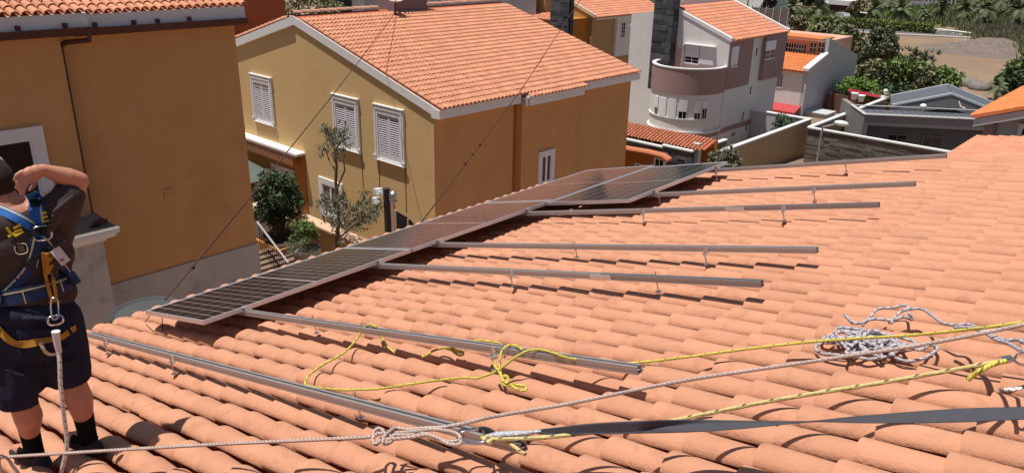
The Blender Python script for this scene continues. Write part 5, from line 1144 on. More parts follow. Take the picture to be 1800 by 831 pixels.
HAIR = mat('hair_brown', (.035,.020,.014), rough=.8, var=.3, scale=60, bump=.6, bscale=220)
fw_ = nrm((-.95,-.31,0)); rt_ = np.array((fw_[1]*-1*-1, -fw_[0], 0)); rt_ = nrm((fw_[1], -fw_[0], 0)); AX = (rt_, fw_, EZ)
D0 = 4.19
def J(u, v, d=0.0): return px_d(u, v, D0+d)
fl_, fr_ = roof(-4.70, .845, HC), roof(-4.575, 1.085, HC)         # where the feet stand on the tiles
fl_ = px_r(58, 808, HC); fr_ = px_r(152, 786, HC)
pel = J(66, 566, .05); nk = J(12, 362, .10); 
worker = thing('person', 'worker seen from behind in grey shirt, navy shorts and blue harness, hand at ear', 'person', tuple((fl_+fr_)/2))
hipL, hipR = J(36, 575, .06), J(97, 570, .02); kneL, kneR = J(34, 690, .02), J(120, 655, 0.0)
ankL, ankR = fl_+EZ*.075+fw_*-.03, fr_+EZ*.075+fw_*-.03
shR, shL = J(103, 366, .06), J(-60, 398, .06); elR = J(140, 318, .10); wrR = J(74, 298, .03)
chest = J(46, 425, .10); waist = J(64, 505, .07); head = J(-14, 314, .15)
b = MB()
ell(b, pel, (.185,.135,.13), AX); ell(b, waist, (.17,.125,.13), AX); ell(b, chest, (.195,.135,.17), AX); ell(b, (chest+nk)/2+EZ*.03, (.17,.11,.10), AX)
limb(b, [chest, nk+EZ*-.06, nk, head+EZ*-.05], [.10,.09,.074,.066]); limb(b, [nk-EZ*.07, shR], [.075,.068]); limb(b, [nk-EZ*.07, shL], [.075,.068])
ell(b, head, (.076,.098,.112), AX); ell(b, head+fw_*.03-EZ*.05, (.058,.07,.07), AX)
ell(b, head+fw_*.105-EZ*.02, (.014,.02,.02), AX)                                              # nose
for sg in (-1, 1): ell(b, head+rt_*sg*.079-EZ*.012-fw_*.005, (.012,.022,.034), AX)             # ears
limb(b, [shR, shR*.45+elR*.55, elR], [.062,.058,.045]); limb(b, [elR, elR*.65+wrR*.35, wrR], [.045,.047,.028])
elL = shL-EZ*.28-rt_*.10+fw_*.02; wrL = elL-EZ*.20+fw_*.14; limb(b, [shL, elL], [.06,.045]); limb(b, [elL, wrL], [.045,.029]); ell(b, wrL-EZ*.05+fw_*.02, (.022,.042,.05), AX)
for k in range(4): q = wrL-EZ*.09+fw_*(-.02+.022*k); limb(b, [q, q-EZ*.035+rt_*.008, q-EZ*.06+rt_*.02], [.0095,.009,.0075], 8)
# raised right hand: palm towards the ear, fingers curled down along the jaw
palm_ = J(54, 307, .0); ell(b, (wrR+palm_)/2, (.036,.03,.036), AX); ell(b, palm_, (.042,.026,.040), AX)
for (k1, k2, tp, r_) in (((38,302),(29,308),(25,317),.0105),((40,310),(32,320),(29,331),.011),((45,317),(37,329),(35,341),.0105),((51,321),(43,333),(42,343),.0095)):
    limb(b, [J(*k1, -.015), J(*k2, -.02), J(*tp, -.005)], [r_*1.1, r_, r_*.8], 8)
limb(b, [J(62,312,.01), J(60,326,.03), J(52,334,.045)], [.013,.012,.009], 8)
for hp, kn, ak in ((hipL, kneL, ankL), (hipR, kneR, ankR)):
    c_ = kn*.62+ak*.38-fw_*.025
    limb(b, [hp, kn+(hp-kn)*.1], [.098,.066]); limb(b, [kn, c_, ak+EZ*.10, ak], [.062,.068,.044,.040])
    limb(b, [ak, ak-EZ*.03+fw_*.10, ak-EZ*.045+fw_*.16], [.04,.036,.028])
body = fuse(b, 'body', SKIN, worker, .0062, 5)
# shirt
b = MB()
ell(b, chest, (.218,.158,.19), AX); ell(b, waist+EZ*.02, (.186,.148,.15), AX); ell(b, (chest+nk)/2+EZ*.025, (.195,.135,.105), AX); ell(b, waist-EZ*.06, (.19,.150,.10), AX); ell(b, chest-EZ*.1+rt_*.01, (.208,.155,.15), AX)
limb(b, [nk-EZ*.09, shR+EZ*.005], [.098,.094]); limb(b, [nk-EZ*.09, shL], [.098,.09]); limb(b, [shR-EZ*.01, shR*.55+elR*.45], [.096,.080]); limb(b, [shL, shL*.5+elL*.5], [.09,.08])
limb(b, [chest+rt_*.15-EZ*.02, shR-EZ*.01], [.09,.095]); limb(b, [chest+rt_*.12-EZ*.10, shR-EZ*.03], [.08,.08])
limb(b, [nk-EZ*.06, nk-EZ*.005], [.092,.072])
# folds: slack ridges across the shoulder and the lower back
for k in range(7):
    a_ = J(128-5*k, 345+8*k, -.03); c_ = J(92-4*k, 372+11*k, -.05); limb(b, [a_, (a_+c_)/2-EZ*.006, c_], [.012,.016,.006], 6)
for k in range(5):
    a_ = J(112-3*k, 425+14*k, -.06); c_ = J(86, 436+15*k, -.075); limb(b, [a_, c_], [.016,.006], 6)
shirt = fuse(b, 'shirt', SHIRT, worker, .0075, 4)
def open_collar(o):
    bm = _bm.new(); bm.from_mesh(o.data); org = np.array(o['_org']); kill = []
    for v in bm.verts:
        p = np.array(v.co)+org-nk; hz = math.hypot(p@rt_, p@fw_)
        if hz < .115 and p[2] > -.012-.18*(p@rt_)*0-.25*max(0, -(p@fw_))*0: kill.append(v)
    _bm.ops.delete(bm, geom=kill, context='VERTS'); bm.to_mesh(o.data); bm.free()
open_collar(shirt)
# shorts
b = MB()
ell(b, pel, (.202,.160,.15), AX); ell(b, pel+EZ*.10, (.19,.153,.09), AX); ell(b, pel-EZ*.07-fw_*.02, (.20,.16,.11), AX)
hmL, hmR = kneL+EZ*.005, kneR+EZ*.01
limb(b, [hipL+EZ*.02, hipL*.5+hmL*.5, hmL-EZ*.01], [.138,.132,.118]); limb(b, [hipR+EZ*.02, hipR*.5+hmR*.5, hmR-EZ*.01], [.135,.128,.112])
for (u0, v0, u1, v1) in ((20,610,55,640),(10,650,60,665),(85,600,125,615),(95,640,135,630),(40,560,110,556),(60,580,120,575),(118,560,136,640)):
    a_, c_ = J(u0, v0, -.125), J(u1, v1, -.12); limb(b, [a_, (a_+c_)/2-EZ*.008, c_], [.008,.014,.008], 6)
shorts = fuse(b, 'shorts', NAVY, worker, .0078, 4)
clip_mesh(shorts, hmL-EZ*.02, (.0,.0,-1.0)) if False else None
def trim_below(o, seg, zf):
    """cut each leg of the shorts off square at its hem"""
    bm = _bm.new(); bm.from_mesh(o.data); org = np.array(o['_org'])
    kill = [v for v in bm.verts if any(((np.array(v.co)+org-h)@EZ) < -.055 and np.linalg.norm((np.array(v.co)+org-h)[:2]) < .16 for h in seg)]
    _bm.ops.delete(bm, geom=kill, context='VERTS'); bm.to_mesh(o.data); bm.free()
trim_below(shorts, (hmL, hmR), 0)
# socks and shoes
for ak, sg in ((ankL, -1), (ankR, 1)):
    b = MB(); tp = ak+EZ*(.19 if sg < 0 else .175); limb(b, [tp-EZ*.01, ak+EZ*.07, ak-EZ*.01], [.053,.048,.047]); limb(b, [ak-EZ*.01, ak-EZ*.03+fw_*.08], [.046,.042])
    so_k = fuse(b, 'sock', BLACK, worker, .0065, 3)
    b = MB(); sole = ak-EZ*.055; A2 = AX
    ell(b, sole+fw_*.10, (.050,.095,.040), A2); ell(b, sole-fw_*.035, (.044,.055,.05), A2); ell(b, sole+fw_*.03+EZ*.015, (.046,.09,.042), A2); ell(b, sole+fw_*.02-EZ*.012, (.052,.135,.020), A2)
    sh_ = fuse(b, 'shoe', SHOE, worker, .006, 4)
    b = MB(); c_ = ak-fw_*.05+EZ*.0; b.tube([c_+rt_*(.02*math.cos(t))-fw_*.012*math.sin(t)+EZ*(.025*math.sin(t)) for t in np.linspace(0,2*math.pi,12)], .004, 5); b.build('heel_loop', BLACK, worker, smooth=60)
# hair and cap
b = MB(); ell(b, head-fw_*.006-EZ*.002, (.083,.105,.116), AX); ell(b, head-fw_*.035-EZ*.055, (.062,.06,.05), AX); hair = fuse(b, 'hair', HAIR, worker, .006, 2); clip_mesh(hair, head+fw_*.035, fw_)
b = MB(); ell(b, head+EZ*.045+fw_*.03-rt_*.012, (.093,.113,.090), AX); cap = fuse(b, 'cap', mat('cap_grey', (.30,.30,.31), rough=.9, bump=.2, bscale=90), worker, .007, 3); clip_mesh(cap, head+EZ*.022, nrm(np.array((0,0,-1.0))+fw_*.15))
b = MB(head, rt_, fw_, EZ); n_ = 10
for k in range(n_):
    t0_, t1_ = -1.0+2.0*k/n_, -1.0+2.0*(k+1)/n_; b.prism([(.085*math.sin(t0_),.085*math.cos(t0_),.03),(.085*math.sin(t1_),.085*math.cos(t1_),.03),(.10*math.sin(t1_),.175*math.cos(t1_*.8),.02),(.10*math.sin(t0_),.175*math.cos(t0_*.8),.02)], (0,0,.005))
b.build('cap_peak', mat('cap_grey', (.3,.3,.31)), worker)
# ---- harness: straps laid on the clothes
dg = bpy.context.evaluated_depsgraph_get(); dg.update()
def tree_of(objs):
    V_, F__ = [], []
    for o in objs:
        k = len(V_); og = Vector(o['_org']); V_ += [v.co+og for v in o.data.vertices]; F__ += [[i+k for i in p.vertices] for p in o.data.polygons]
    return BVHTree.FromPolygons(V_, F__)
TREE = tree_of([shirt, shorts, body])
def onbody(u, v, off=.006):
    d = Vector(ray(u, v)).normalized(); h = TREE.ray_cast(Vector((0,0,0)), d, 8)
    if h[0] is None or abs(h[0].length-D0*1.1) > 1.0:
        p = J(u, v, -.1); return np.array(p), -np.array(d)
    n = h[1] if h[1].dot(d) < 0 else -h[1]
    return np.array(h[0]+n*off), np.array(n)
BLUE = mat('strap_blue', (.012,.10,.36), rough=.7, var=.12, scale=40, bump=.3, bscale=220); BLUED = mat('strap_navy', (.014,.035,.10), rough=.75, var=.15, scale=40, bump=.3, bscale=220)
CREAM = mat('strap_edge', (.50,.46,.28), rough=.8, bump=.1); YEL = mat('strap_yellow', (.42,.21,.025), rough=.75, var=.12, scale=30, bump=.2, bscale=200); BLKP = mat('black_plastic', (.012,.012,.013), rough=.5, bump=.05)
def strap(name, pts, wd, m, off=.007, edge=None, n=18, th=.003):
    P = []; N_ = []
    pts = np.asarray(pts, float); seg = np.linspace(0, len(pts)-1, n)
    for s_ in seg:
        i = min(int(s_), len(pts)-2); f_ = s_-i; u, v = pts[i]*(1-f_)+pts[i+1]*f_; p, nn = onbody(u, v, off); P.append(p); N_.append(nn)
    P = np.array(P); N_ = np.array(N_)
    for _ in range(2):
        P[1:-1] = (P[:-2]+2*P[1:-1]+P[2:])/4; N_[1:-1] = (N_[:-2]+2*N_[1:-1]+N_[2:])/4
    T_ = np.gradient(P, axis=0); S_ = np.cross(T_, N_); S_ /= np.maximum(np.linalg.norm(S_, axis=1, keepdims=True), 1e-9); N_ /= np.linalg.norm(N_, axis=1, keepdims=True)
    def rib(a0, a1, o0, o1, nm, mm):
        b = MB(); V_ = []
        for p, s_, q in zip(P, S_, N_): V_ += [p+s_*a0+q*o0, p+s_*a1+q*o0, p+s_*a1+q*o1, p+s_*a0+q*o1]
        Fc = [(4*i+k, 4*i+(k+1)%4, 4*i+4+(k+1)%4, 4*i+4+k) for i in range(len(P)-1) for k in range(4)]+[(3,2,1,0), tuple(4*(len(P)-1)+k for k in range(4))]
        b.raw(V_, Fc); return b.build(nm, mm, worker, recalc=True)
    o = rib(-wd/2, wd/2, 0, th, name, m)
    if edge is not None: rib(edge-.004, edge+.004, th+.0002, th+.0012, 'strap_edging', CREAM)
    return o
strap('harness_strap', [(56,338),(64,352),(66,372),(68,400),(70,418)], .062, BLUE, edge=-.018); strap('harness_strap', [(-20,364),(0,370),(28,382),(58,398),(66,410)], .050, BLUE, edge=-.015)
strap('harness_strap', [(64,418),(58,445),(50,470),(28,500),(6,520),(-12,528)], .052, BLUED, edge=.013); strap('harness_strap', [(76,418),(90,440),(104,462),(120,482),(130,496)], .044, BLUED, edge=-.011)
strap('waist_belt', [(-30,528),(10,524),(45,517),(80,508),(110,499),(131,487)], .075, BLUED, off=.012, edge=-.022, n=24)
strap('belt_stitching', [(40,510),(46,530)], .006, CREAM, off=.018, n=4); strap('belt_stitching', [(100,492),(106,510)], .006, CREAM, off=.018, n=4); strap('belt_stitching', [(118,486),(121,500)], .006, CREAM, off=.018, n=4)
strap('strap_slider', [(56,358),(74,360)], .035, BLKP, off=.013, n=5); strap('back_pad', [(52,408),(82,402)], .050, BLKP, off=.013, n=6); strap('strap_slider', [(46,460),(56,462)], .05, BLKP, off=.012, n=4)
strap('leg_strap', [(-14,560),(2,580),(18,597),(34,604),(52,604),(68,600)], .036, YEL, off=.008, n=20); strap('leg_strap', [(68,600),(86,598),(104,594),(118,586),(131,574)], .028, YEL, off=.008, n=16)
strap('leg_strap', [(70,602),(76,615),(86,620),(96,618)], .016, CREAM, off=.014, n=10)
strap('shock_absorber', [(79,440),(81,462),(83,482)], .040, YEL, off=.026, n=10, th=.012)
for a in ([(70,440),(73,470),(80,505),(86,525)],[(86,440),(88,470),(91,505),(94,522)]): strap('energy_strap', a, .016, YEL, off=.024, n=14)
strap('energy_strap', [(86,520),(94,527),(99,531)], .016, YEL, off=.028, n=6); strap('energy_strap', [(90,518),(86,528),(83,536)], .018, YEL, off=.027, n=6)
def ring_px(name, c, ru, rv, off, rad, m, n=16, tilt=0.0):
    p, nn = onbody(*c, off); k = np.linalg.norm(p)/F; d = nrm(p); ux = nrm(np.cross(d, EZ)); uy = nrm(np.cross(ux, d)); b = MB()
    ca, sa = math.cos(tilt), math.sin(tilt)
    pts = []
    for t in np.linspace(0, 2*math.pi, n+1):
        a_, c_ = ru*k*math.copysign(abs(math.cos(t))**.7, math.cos(t)), rv*k*math.copysign(abs(math.sin(t))**.7, math.sin(t)); pts.append(p+ux*(a_*ca-c_*sa)+uy*(a_*sa+c_*ca))
    b.tube(pts, rad, 6, cap=False); return b.build(name, m, worker, smooth=60)
CHROME = mat('bright_steel', (.72,.70,.68), rough=.2, metal=1.0, bump=0, var=.05)
ring_px('d_ring', (71,412), 12, 11, .022, .006, CHROME); ring_px('emblem_ring', (37,437), 8, 8, .004, .0022, CREAM); ring_px('carabiner', (93,556), 5, 17, .05, .005, CHROME, tilt=-.12); ring_px('lanyard_ring', (98,576), 10, 7, .055, .006, CHROME)
# label, emblem and lettering on the back
def card(name, c, w_, h_, ang, off, m):
    p, nn = onbody(*c, off); ux = nrm(np.cross(EZ, nn)); uy = np.cross(nn, ux); ca, sa = math.cos(ang), math.sin(ang)
    b = MB(p, ux*ca+uy*sa, uy*ca-ux*sa, nn); b.box(-w_/2, w_/2, -h_/2, h_/2, 0, .002); return b.build(name, m, worker)
LETTER = mat('letter_yellow', (.60,.45,.03), rough=.8, bump=.05); PRINT = mat('print_pale', (.42,.38,.33), rough=.9, bump=0)
card('harness_tag', (104,450), .048, .085, .35, .018, mat('tag_white', (.62,.56,.56), bump=0, var=.06)); card('tag_print', (106,455), .018, .016, .35, .0212, mat('tag_red', (.25,.08,.09), bump=0))
card('letter_stroke', (16,406), .012, .050, .35, .008, LETTER); card('letter_stroke', (20,413), .030, .012, .35, .0082, LETTER)
for k in range(3): card('letter_stroke', (29+1.8*k, 398+6.5*k), .034 if k < 2 else .042, .011, .32, .008, LETTER)
for k in range(3): card('letter_stroke', (78+1.5*k, 374+6.5*k), .024 if k < 2 else .032, .011, .25, .008, LETTER)
card('emblem', (37,437), .026, .028, .1, .006, mat('emblem_fawn', (.16,.10,.08), bump=0, var=.4, scale=60))
def word(txt, c, size, ang=0.0):
    cu = bpy.data.curves.new('lettering', 'FONT'); cu.body = txt; cu.size = size; cu.extrude = .0004; cu.align_x = 'CENTER'; cu.align_y = 'CENTER'; o = bpy.data.objects.new('tmp_text', cu); COL.objects.link(o)
    dg = bpy.context.evaluated_depsgraph_get(); dg.update(); me = bpy.data.meshes.new_from_object(o.evaluated_get(dg)); bpy.data.objects.remove(o); me.materials.clear(); me.materials.append(PRINT)
    p, nn = onbody(*c, .009); ux = nrm(np.cross(EZ, nn)); uy = np.cross(nn, ux); ca, sa = math.cos(ang), math.sin(ang); a_, c_ = ux*ca+uy*sa, uy*ca-ux*sa; p = p-np.array(worker['_org'])
    link('lettering', me, worker, M=Matrix(((a_[0],c_[0],nn[0],p[0]),(a_[1],c_[1],nn[1],p[1]),(a_[2],c_[2],nn[2],p[2]),(0,0,0,1))))
word('7', (64,463), .055, .1); word('45', (92,452), .050, .15)
# ------------------------------------------------------------------ ropes, strap and hardware on the roof
def rope_mat(name, c0, c1, lines, turns, thr, rough=.75):
    """kernmantle rope: flecks that wind round it, from the 'along' and 'around' attributes of the mesh"""
    m = bpy.data.materials.new(name); m.use_nodes = True; nd = m.node_tree.nodes; L = m.node_tree.links; bs = nd['Principled BSDF']; bs.inputs['Roughness'].default_value = rough; bs.inputs['Specular IOR Level'].default_value = .25
    def at(n): q = nd.new('ShaderNodeAttribute'); q.attribute_name = n; return q.outputs['Fac']
    def mt(op, a, c, d=0.0):
        q = nd.new('ShaderNodeMath'); q.operation = op
        for i, x in enumerate((a, c, d)):
            if isinstance(x, (int,float)): q.inputs[i].default_value = x
            else: L.new(x, q.inputs[i])
        return q.outputs[0]
    al, ar = at('along'), at('around')
    s1 = mt('SINE', mt('MULTIPLY_ADD', al, turns, ar), 0); s2 = mt('SINE', mt('MULTIPLY_ADD', al, -turns*1.0, mt('MULTIPLY', ar, lines)), 0)
    f = mt('GREATER_THAN', s1 if lines == 1 else mt('MULTIPLY', s1, s2), thr)
    no = nd.new('ShaderNodeTexNoise'); no.inputs['Scale'].default_value = 25; v = mt('MULTIPLY_ADD', no.outputs['Fac'], .7, .65)
    mx = nd.new('ShaderNodeMix'); mx.data_type = 'RGBA'; L.new(f, mx.inputs['Factor']); mx.inputs[6].default_value = (*c0,1); mx.inputs[7].default_value = (*c1,1)
    hs = nd.new('ShaderNodeHueSaturation'); L.new(mx.outputs[2], hs.inputs['Color']); L.new(v, hs.inputs['Value']); L.new(hs.outputs['Color'], bs.inputs['Base Color'])
    w_ = mt('SINE', mt('MULTIPLY_ADD', al, turns*4, mt('MULTIPLY', ar, 3)), 0); bp = nd.new('ShaderNodeBump'); bp.inputs['Strength'].default_value = .5; bp.inputs['Distance'].default_value = .002; L.new(w_, bp.inputs['Height']); L.new(bp.outputs[0], bs.inputs['Normal'])
    return m
R_YEL = rope_mat('rope_yellow', (.60,.51,.09), (.12,.11,.04), 1, 95, .93); R_SAND = rope_mat('rope_sand_yellow', (.56,.45,.19), (.045,.04,.03), 1, 60, .93)
R_PINK = rope_mat('rope_dusty', (.52,.40,.35), (.24,.15,.13), 3, 150, .35); R_GREY = rope_mat('rope_grey', (.50,.45,.46), (.22,.21,.27), 1, 150, .62); R_WHITE = rope_mat('rope_white', (.68,.62,.56), (.34,.28,.25), 1, 160, .86)
def spline(P, n):
    P = np.asarray(P, float); m_ = len(P); out = []
    for i in range(m_-1):
        p0, p1, p2, p3 = P[max(i-1,0)], P[i], P[i+1], P[min(i+2,m_-1)]
        for k in range(n):
            t = k/n; out.append(.5*((2*p1)+(-p0+p2)*t+(2*p0-5*p1+4*p2-p3)*t*t+(-p0+3*p1-3*p2+p3)*t**3))
    out.append(P[-1]); return np.array(out)
def rope(name, P, r, m, parent=None, n=6, seg=9, k=8):
    Q = spline(P, n); b = MB(); b.tube(Q, r, k); o = b.build(name, m, parent, smooth=0)
    d = np.concatenate([[0], np.cumsum(np.linalg.norm(np.diff(Q, axis=0), axis=1))])
    a1 = o.data.attributes.new('along', 'FLOAT', 'POINT'); a1.data.foreach_set('value', np.repeat(d, k).astype(np.float32))
    a2 = o.data.attributes.new('around', 'FLOAT', 'POINT'); a2.data.foreach_set('value', np.tile(np.linspace(0, 2*math.pi, k+1)[:k], len(Q)).astype(np.float32)); return o
def onr(*pts): return [px_r(*p) if len(p) == 3 else np.asarray(p[0]) for p in pts]

HT = HC-.008
def z5(x, y, h): return (480+x/2.856, 540+y/2.856, h)
# yellow rope looped over the second rail, then away to the right
yr = thing('yellow_rope', 'bright yellow rope looped and knotted over the second rail, then running off to the right', 'rope', px_r(900, 660, HC))
rope('rope', onr(z5(160,387,HT),z5(166,365,1.452),z5(185,335,1.446),z5(250,288,1.45),z5(310,255,1.45),z5(370,215,1.44),z5(415,165,1.42),z5(442,125,1.38),z5(468,92,1.338),z5(492,86,1.332),z5(515,97,1.335),z5(530,118,1.40),z5(548,152,1.44),z5(572,192,1.455),z5(612,228,HT+.012)), .0070, R_YEL, yr)
rope('rope', onr(z5(158,386,HT),z5(190,396,HT),z5(250,405,1.455),z5(345,413,1.455),z5(440,412,1.46),z5(525,408,1.452),z5(640,392,1.457),z5(760,374,1.45),z5(860,362,1.455),z5(960,352,1.44),z5(1020,355,1.44),z5(1060,344,1.43),z5(1110,325,1.41),z5(1150,302,1.39),z5(1190,270,1.36),z5(1225,245,1.335),z5(1262,224,1.328),z5(1300,214,1.33),z5(1345,212,1.33),z5(1400,226,1.334),(1005,630,1.345),(1060,636,1.40),(1100,638,1.45),(1150,634,1.455),(1200,628,1.44),(1260,620,1.43),(1330,611,1.425),(1410,602,1.40),(1500,595,1.375),(1600,589,1.33),(1700,579,1.27),(1850,560,1.20),(2000,541,1.13),(2150,522,1.07)), .0070, R_YEL, yr, n=8)
rope('rope', onr(z5(750,250,HT),z5(775,236,1.45),z5(800,220,1.445),z5(835,208,1.445),z5(872,202,1.43),z5(895,212,1.43),z5(915,230,1.44),z5(938,241,1.445),z5(955,234,1.44),z5(948,222,1.435),z5(925,218,1.43),z5(900,205,1.42),z5(878,208,1.43)), .0070, R_YEL, yr)
rope('rope', onr(z5(985,178,1.42),z5(1010,168,1.41),z5(1045,166,1.41),z5(1080,170,1.41),z5(1120,176,1.42),z5(1150,186,1.44)), .0070, R_YEL, yr)
rope('rope', onr(z5(1252,212,1.334),z5(1225,194,1.328),z5(1200,188,1.328),z5(1172,196,1.33),z5(1150,218,1.34),z5(1140,255,1.37),z5(1137,300,1.41),z5(1146,335,1.43),z5(1160,368,1.44),z5(1178,385,1.44),z5(1215,388,1.455),z5(1262,394,1.46),z5(1272,404,1.46),z5(1262,416,1.46),z5(1230,412,1.455),z5(1195,392,1.445),z5(1170,392,1.435),z5(1150,372,1.43),z5(1160,342,1.42),z5(1180,352,1.42),z5(1172,378,1.42),z5(1150,360,1.42),z5(1142,335,1.41),z5(1122,305,1.39),z5(1104,275,1.37)), .0070, R_YEL, yr)
# dusty tensioned rope with its knot, sling and karabiner
gr = thing('grey_rope', 'dusty pinkish grey safety rope stretched across the foreground with a bulky knot', 'rope', px_r(660, 770, HC))
HL, HK, HR = 1.37, 1.318, 1.12
rope('rope', onr((-40,806,HL),(0,803,HL),(330,783,1.345),(560,772,1.328),(640,768,1.322),(660,764,1.32)), .0080, R_PINK, gr, n=10)
kn = [];
for (x, y, q) in ((500,655,.0),(505,625,-.012),(530,607,-.016),(555,622,-.006),(545,655,.006),(520,685,.0),(500,668,-.012),(515,640,-.020),(545,632,-.022),(575,640,-.012),(600,655,.0),(585,678,.006),(555,680,-.008),(560,645,-.024),(590,618,-.018),(620,604,-.006),(680,612,.0),(760,604,.0),(860,600,.0),(955,580,0)): kn.append(z5(x, y, HK+q))
rope('knot', onr(*kn), .0084, R_PINK, gr)
rope('rope', onr(*[z5(x, y, HK+q) for x, y, q in ((585,630,.004),(640,628,.0),(720,620,-.004),(800,612,.004),(880,620,.0),(925,635,-.004),(940,655,.0),(920,672,.004),(860,668,.004),(780,640,.0),(700,650,.004),(620,658,.0),(575,660,-.006))]), .0078, R_PINK, gr)
rope('rope', onr(*[z5(x, y, HK+q) for x, y, q in ((600,640,-.006),(680,640,.006),(760,632,.008),(820,655,.006),(880,684,.006),(930,688,.0),(945,668,-.004))]), .0078, R_PINK, gr)
rope('rope', onr(z5(880,596,HK),(815,744,HK-.005),(870,731,1.312),(1000,709,1.305),(1200,669,1.30),(1440,633,1.28),(1640,602,1.26),(1850,560,1.20),(2000,530,1.16),(2150,500,1.12)), .0080, R_PINK, gr, n=10)
kb = thing('karabiner', 'steel karabiner and silver sleeve joining the ropes beside the big knot', 'karabiner', px_r(880, 765, HK))
b = MB(); P_ = onr(*[z5(x, y, HK+q) for x, y, q in ((925,650,0),(930,632,0),(960,622,0),(1010,614,-.004),(1045,612,-.006),(1060,630,-.006),(1058,668,0),(1040,684,.004),(980,682,.004),(935,676,.002),(925,650,0))]); b.tube(spline(P_, 5), .0055, 7); b.build('frame', CHROME, kb, smooth=60)
b = MB(); P_ = onr(*[z5(x, y, HK+q) for x, y, q in ((935,660,0),(980,668,-.004),(1050,676,-.006),(1075,660,-.006))]); b.tube(spline(P_, 4), .006, 7); b.build('gate', STEEL, kb, smooth=60)
b = MB(); P_ = onr(*[z5(x, y, HK-.006) for x, y in ((1035,612),(1060,612),(1090,622),(1120,645))]); b.tube(spline(P_, 4), [.012]*13, 8); b.build('thimble', BLKP, kb, smooth=60)
b = MB(); P_ = onr(*[z5(x, y, HK-.008) for x, y in ((1085,648),(1120,640),(1170,636),(1230,634),(1290,628),(1345,620))]); b.tube(spline(P_, 3), np.concatenate([np.linspace(.012,.015,8), np.linspace(.015,.006,8)]), 8); b.build('sleeve', mat('silver_tape', (.46,.46,.50), rough=.4, metal=.35, bump=.6, bscale=60, var=.15), kb, smooth=60)
b = MB(); P_ = onr(*[z5(x, y, HK-.002) for x, y in ((1050,652),(1075,672),(1100,660),(1085,645),(1062,655),(1090,680))]); b.tube(spline(P_, 5), .008, 7); b.build('rope_eye', R_SAND, kb, smooth=60)
# sandy yellow tensioned rope with a tail and clip
sr_ = thing('sand_yellow_rope', 'sandy yellow flecked safety rope running from the karabiner to the clip at right', 'rope', px_r(1700, 645, HC))
rope('rope', onr((862,771,HK),(900,771,HK),(960,768,1.318),(1060,757,1.318),(1150,745,1.315),(1350,705,1.305),(1550,672,1.29),(1690,647,1.255),(1772,632,1.235)), .0084, R_SAND, sr_, n=10)
rope('rope', onr((1768,634,1.233),(1745,640,1.23),(1725,650,1.24),(1712,658,1.26),(1701,667,1.28)), .0088, R_YEL, sr_)
rope('rope', onr((875,765,HK+.01),(895,778,HK+.02),(915,793,HK+.035),(923,797,HK+.035)), .0084, R_SAND, sr_)
b = MB(); P_ = onr((1766,632,1.235)); k_ = P_[0]; d_ = nrm(px_r(1790,628,1.235)-k_); b.tube([k_-d_*.012, k_+d_*.022], .0145, 10); b.build('clamp', CHROME, sr_, smooth=60)
b = MB(); P_ = onr((1782,632,1.235),(1790,622,1.23),(1802,620,1.225),(1812,628,1.225),(1806,640,1.23),(1792,640,1.235),(1782,632,1.235)); b.tube(spline(P_, 4), .0055, 6); b.build('shackle', CHROME, sr_, smooth=60)
rope('rope', onr((1808,630,1.228),(1840,622,1.225),(1960,600,1.20),(2100,575,1.17)), .0076, R_GREY, sr_)
# tangled grey rope
tg = thing('tangled_rope', 'tangled heap of pale grey rope lying on the tiles at right', 'rope', px_r(1540, 600, HC))
rs = random.Random(11); P_ = []
def z7(x, y): return (1350+x/2.589, 510+y/2.589)
for k in range(45):
    a_ = k*(2.1 if k % 7 else 3.9)+rs.uniform(-.7,.7); rr = rs.uniform(.25, 1.0)**.7; cx_, cy_ = ((400,245),(470,215),(540,240),(430,225))[k % 4]
    P_.append((*z7(cx_+170*rr*math.cos(a_), cy_+62*rr*math.sin(a_+.5*math.sin(k*1.7))), HC-.010-.060*rs.random()*(1.1-.6*rr)))
for q in (P_[:15], P_[15:30], P_[30:]): rope('rope', onr(*q), .0076, R_GREY, tg, n=9)
rope('rope', onr(*[(*z7(x, y), h) for x, y, h in ((430,160,1.43),(470,115,1.40),(500,85,1.39),(560,80,1.40),(628,68,1.39),(640,100,1.40),(655,135,1.44),(620,120,1.41),(560,135,1.42),(480,130,1.41),(400,150,1.42),(350,112,1.43),(385,150,1.44))]), .0076, R_GREY, tg)
rope('rope', onr(*[(*z7(x, y), h) for x, y, h in ((560,150,1.43),(600,100,1.40),(650,85,1.385),(700,85,1.38),(740,108,1.37),(790,145,1.345),(850,158,1.33),(910,155,1.32),(960,175,1.30),(1010,200,1.28),(1070,225,1.25),(1140,225,1.23),(1260,232,1.20))], (roof(-.1, 3.35, 1.15),), (roof(.5, 3.6, 1.2),), (roof(1.7, 3.9, HC-.03),)), .0076, R_GREY, tg)
rope('rope', onr(*[(*z7(x, y), h) for x, y, h in ((850,170,1.33),(920,170,1.31),(990,195,1.28),(1040,225,1.26),(1090,240,1.23),(1130,262,1.20),(1150,275,1.17))]), .0076, R_GREY, tg)
rope('rope', onr(*[(*z7(x, y), h) for x, y, h in ((560,285,1.45),(590,310,1.45),(640,322,1.455),(700,312,1.45),(750,285,1.445),(772,262,1.44),(740,248,1.44),(690,270,1.44),(630,255,1.435),(560,250,1.43))]), .0076, R_GREY, tg)
rope('rope', onr(*[(*z7(x, y), h) for x, y, h in ((300,205,1.43),(240,240,1.45),(215,262,1.455),(240,285,1.455),(300,292,1.45),(380,300,1.45),(460,312,1.45),(540,300,1.45),(600,262,1.44),(560,225,1.42),(500,240,1.42))]), .0076, R_GREY, tg)
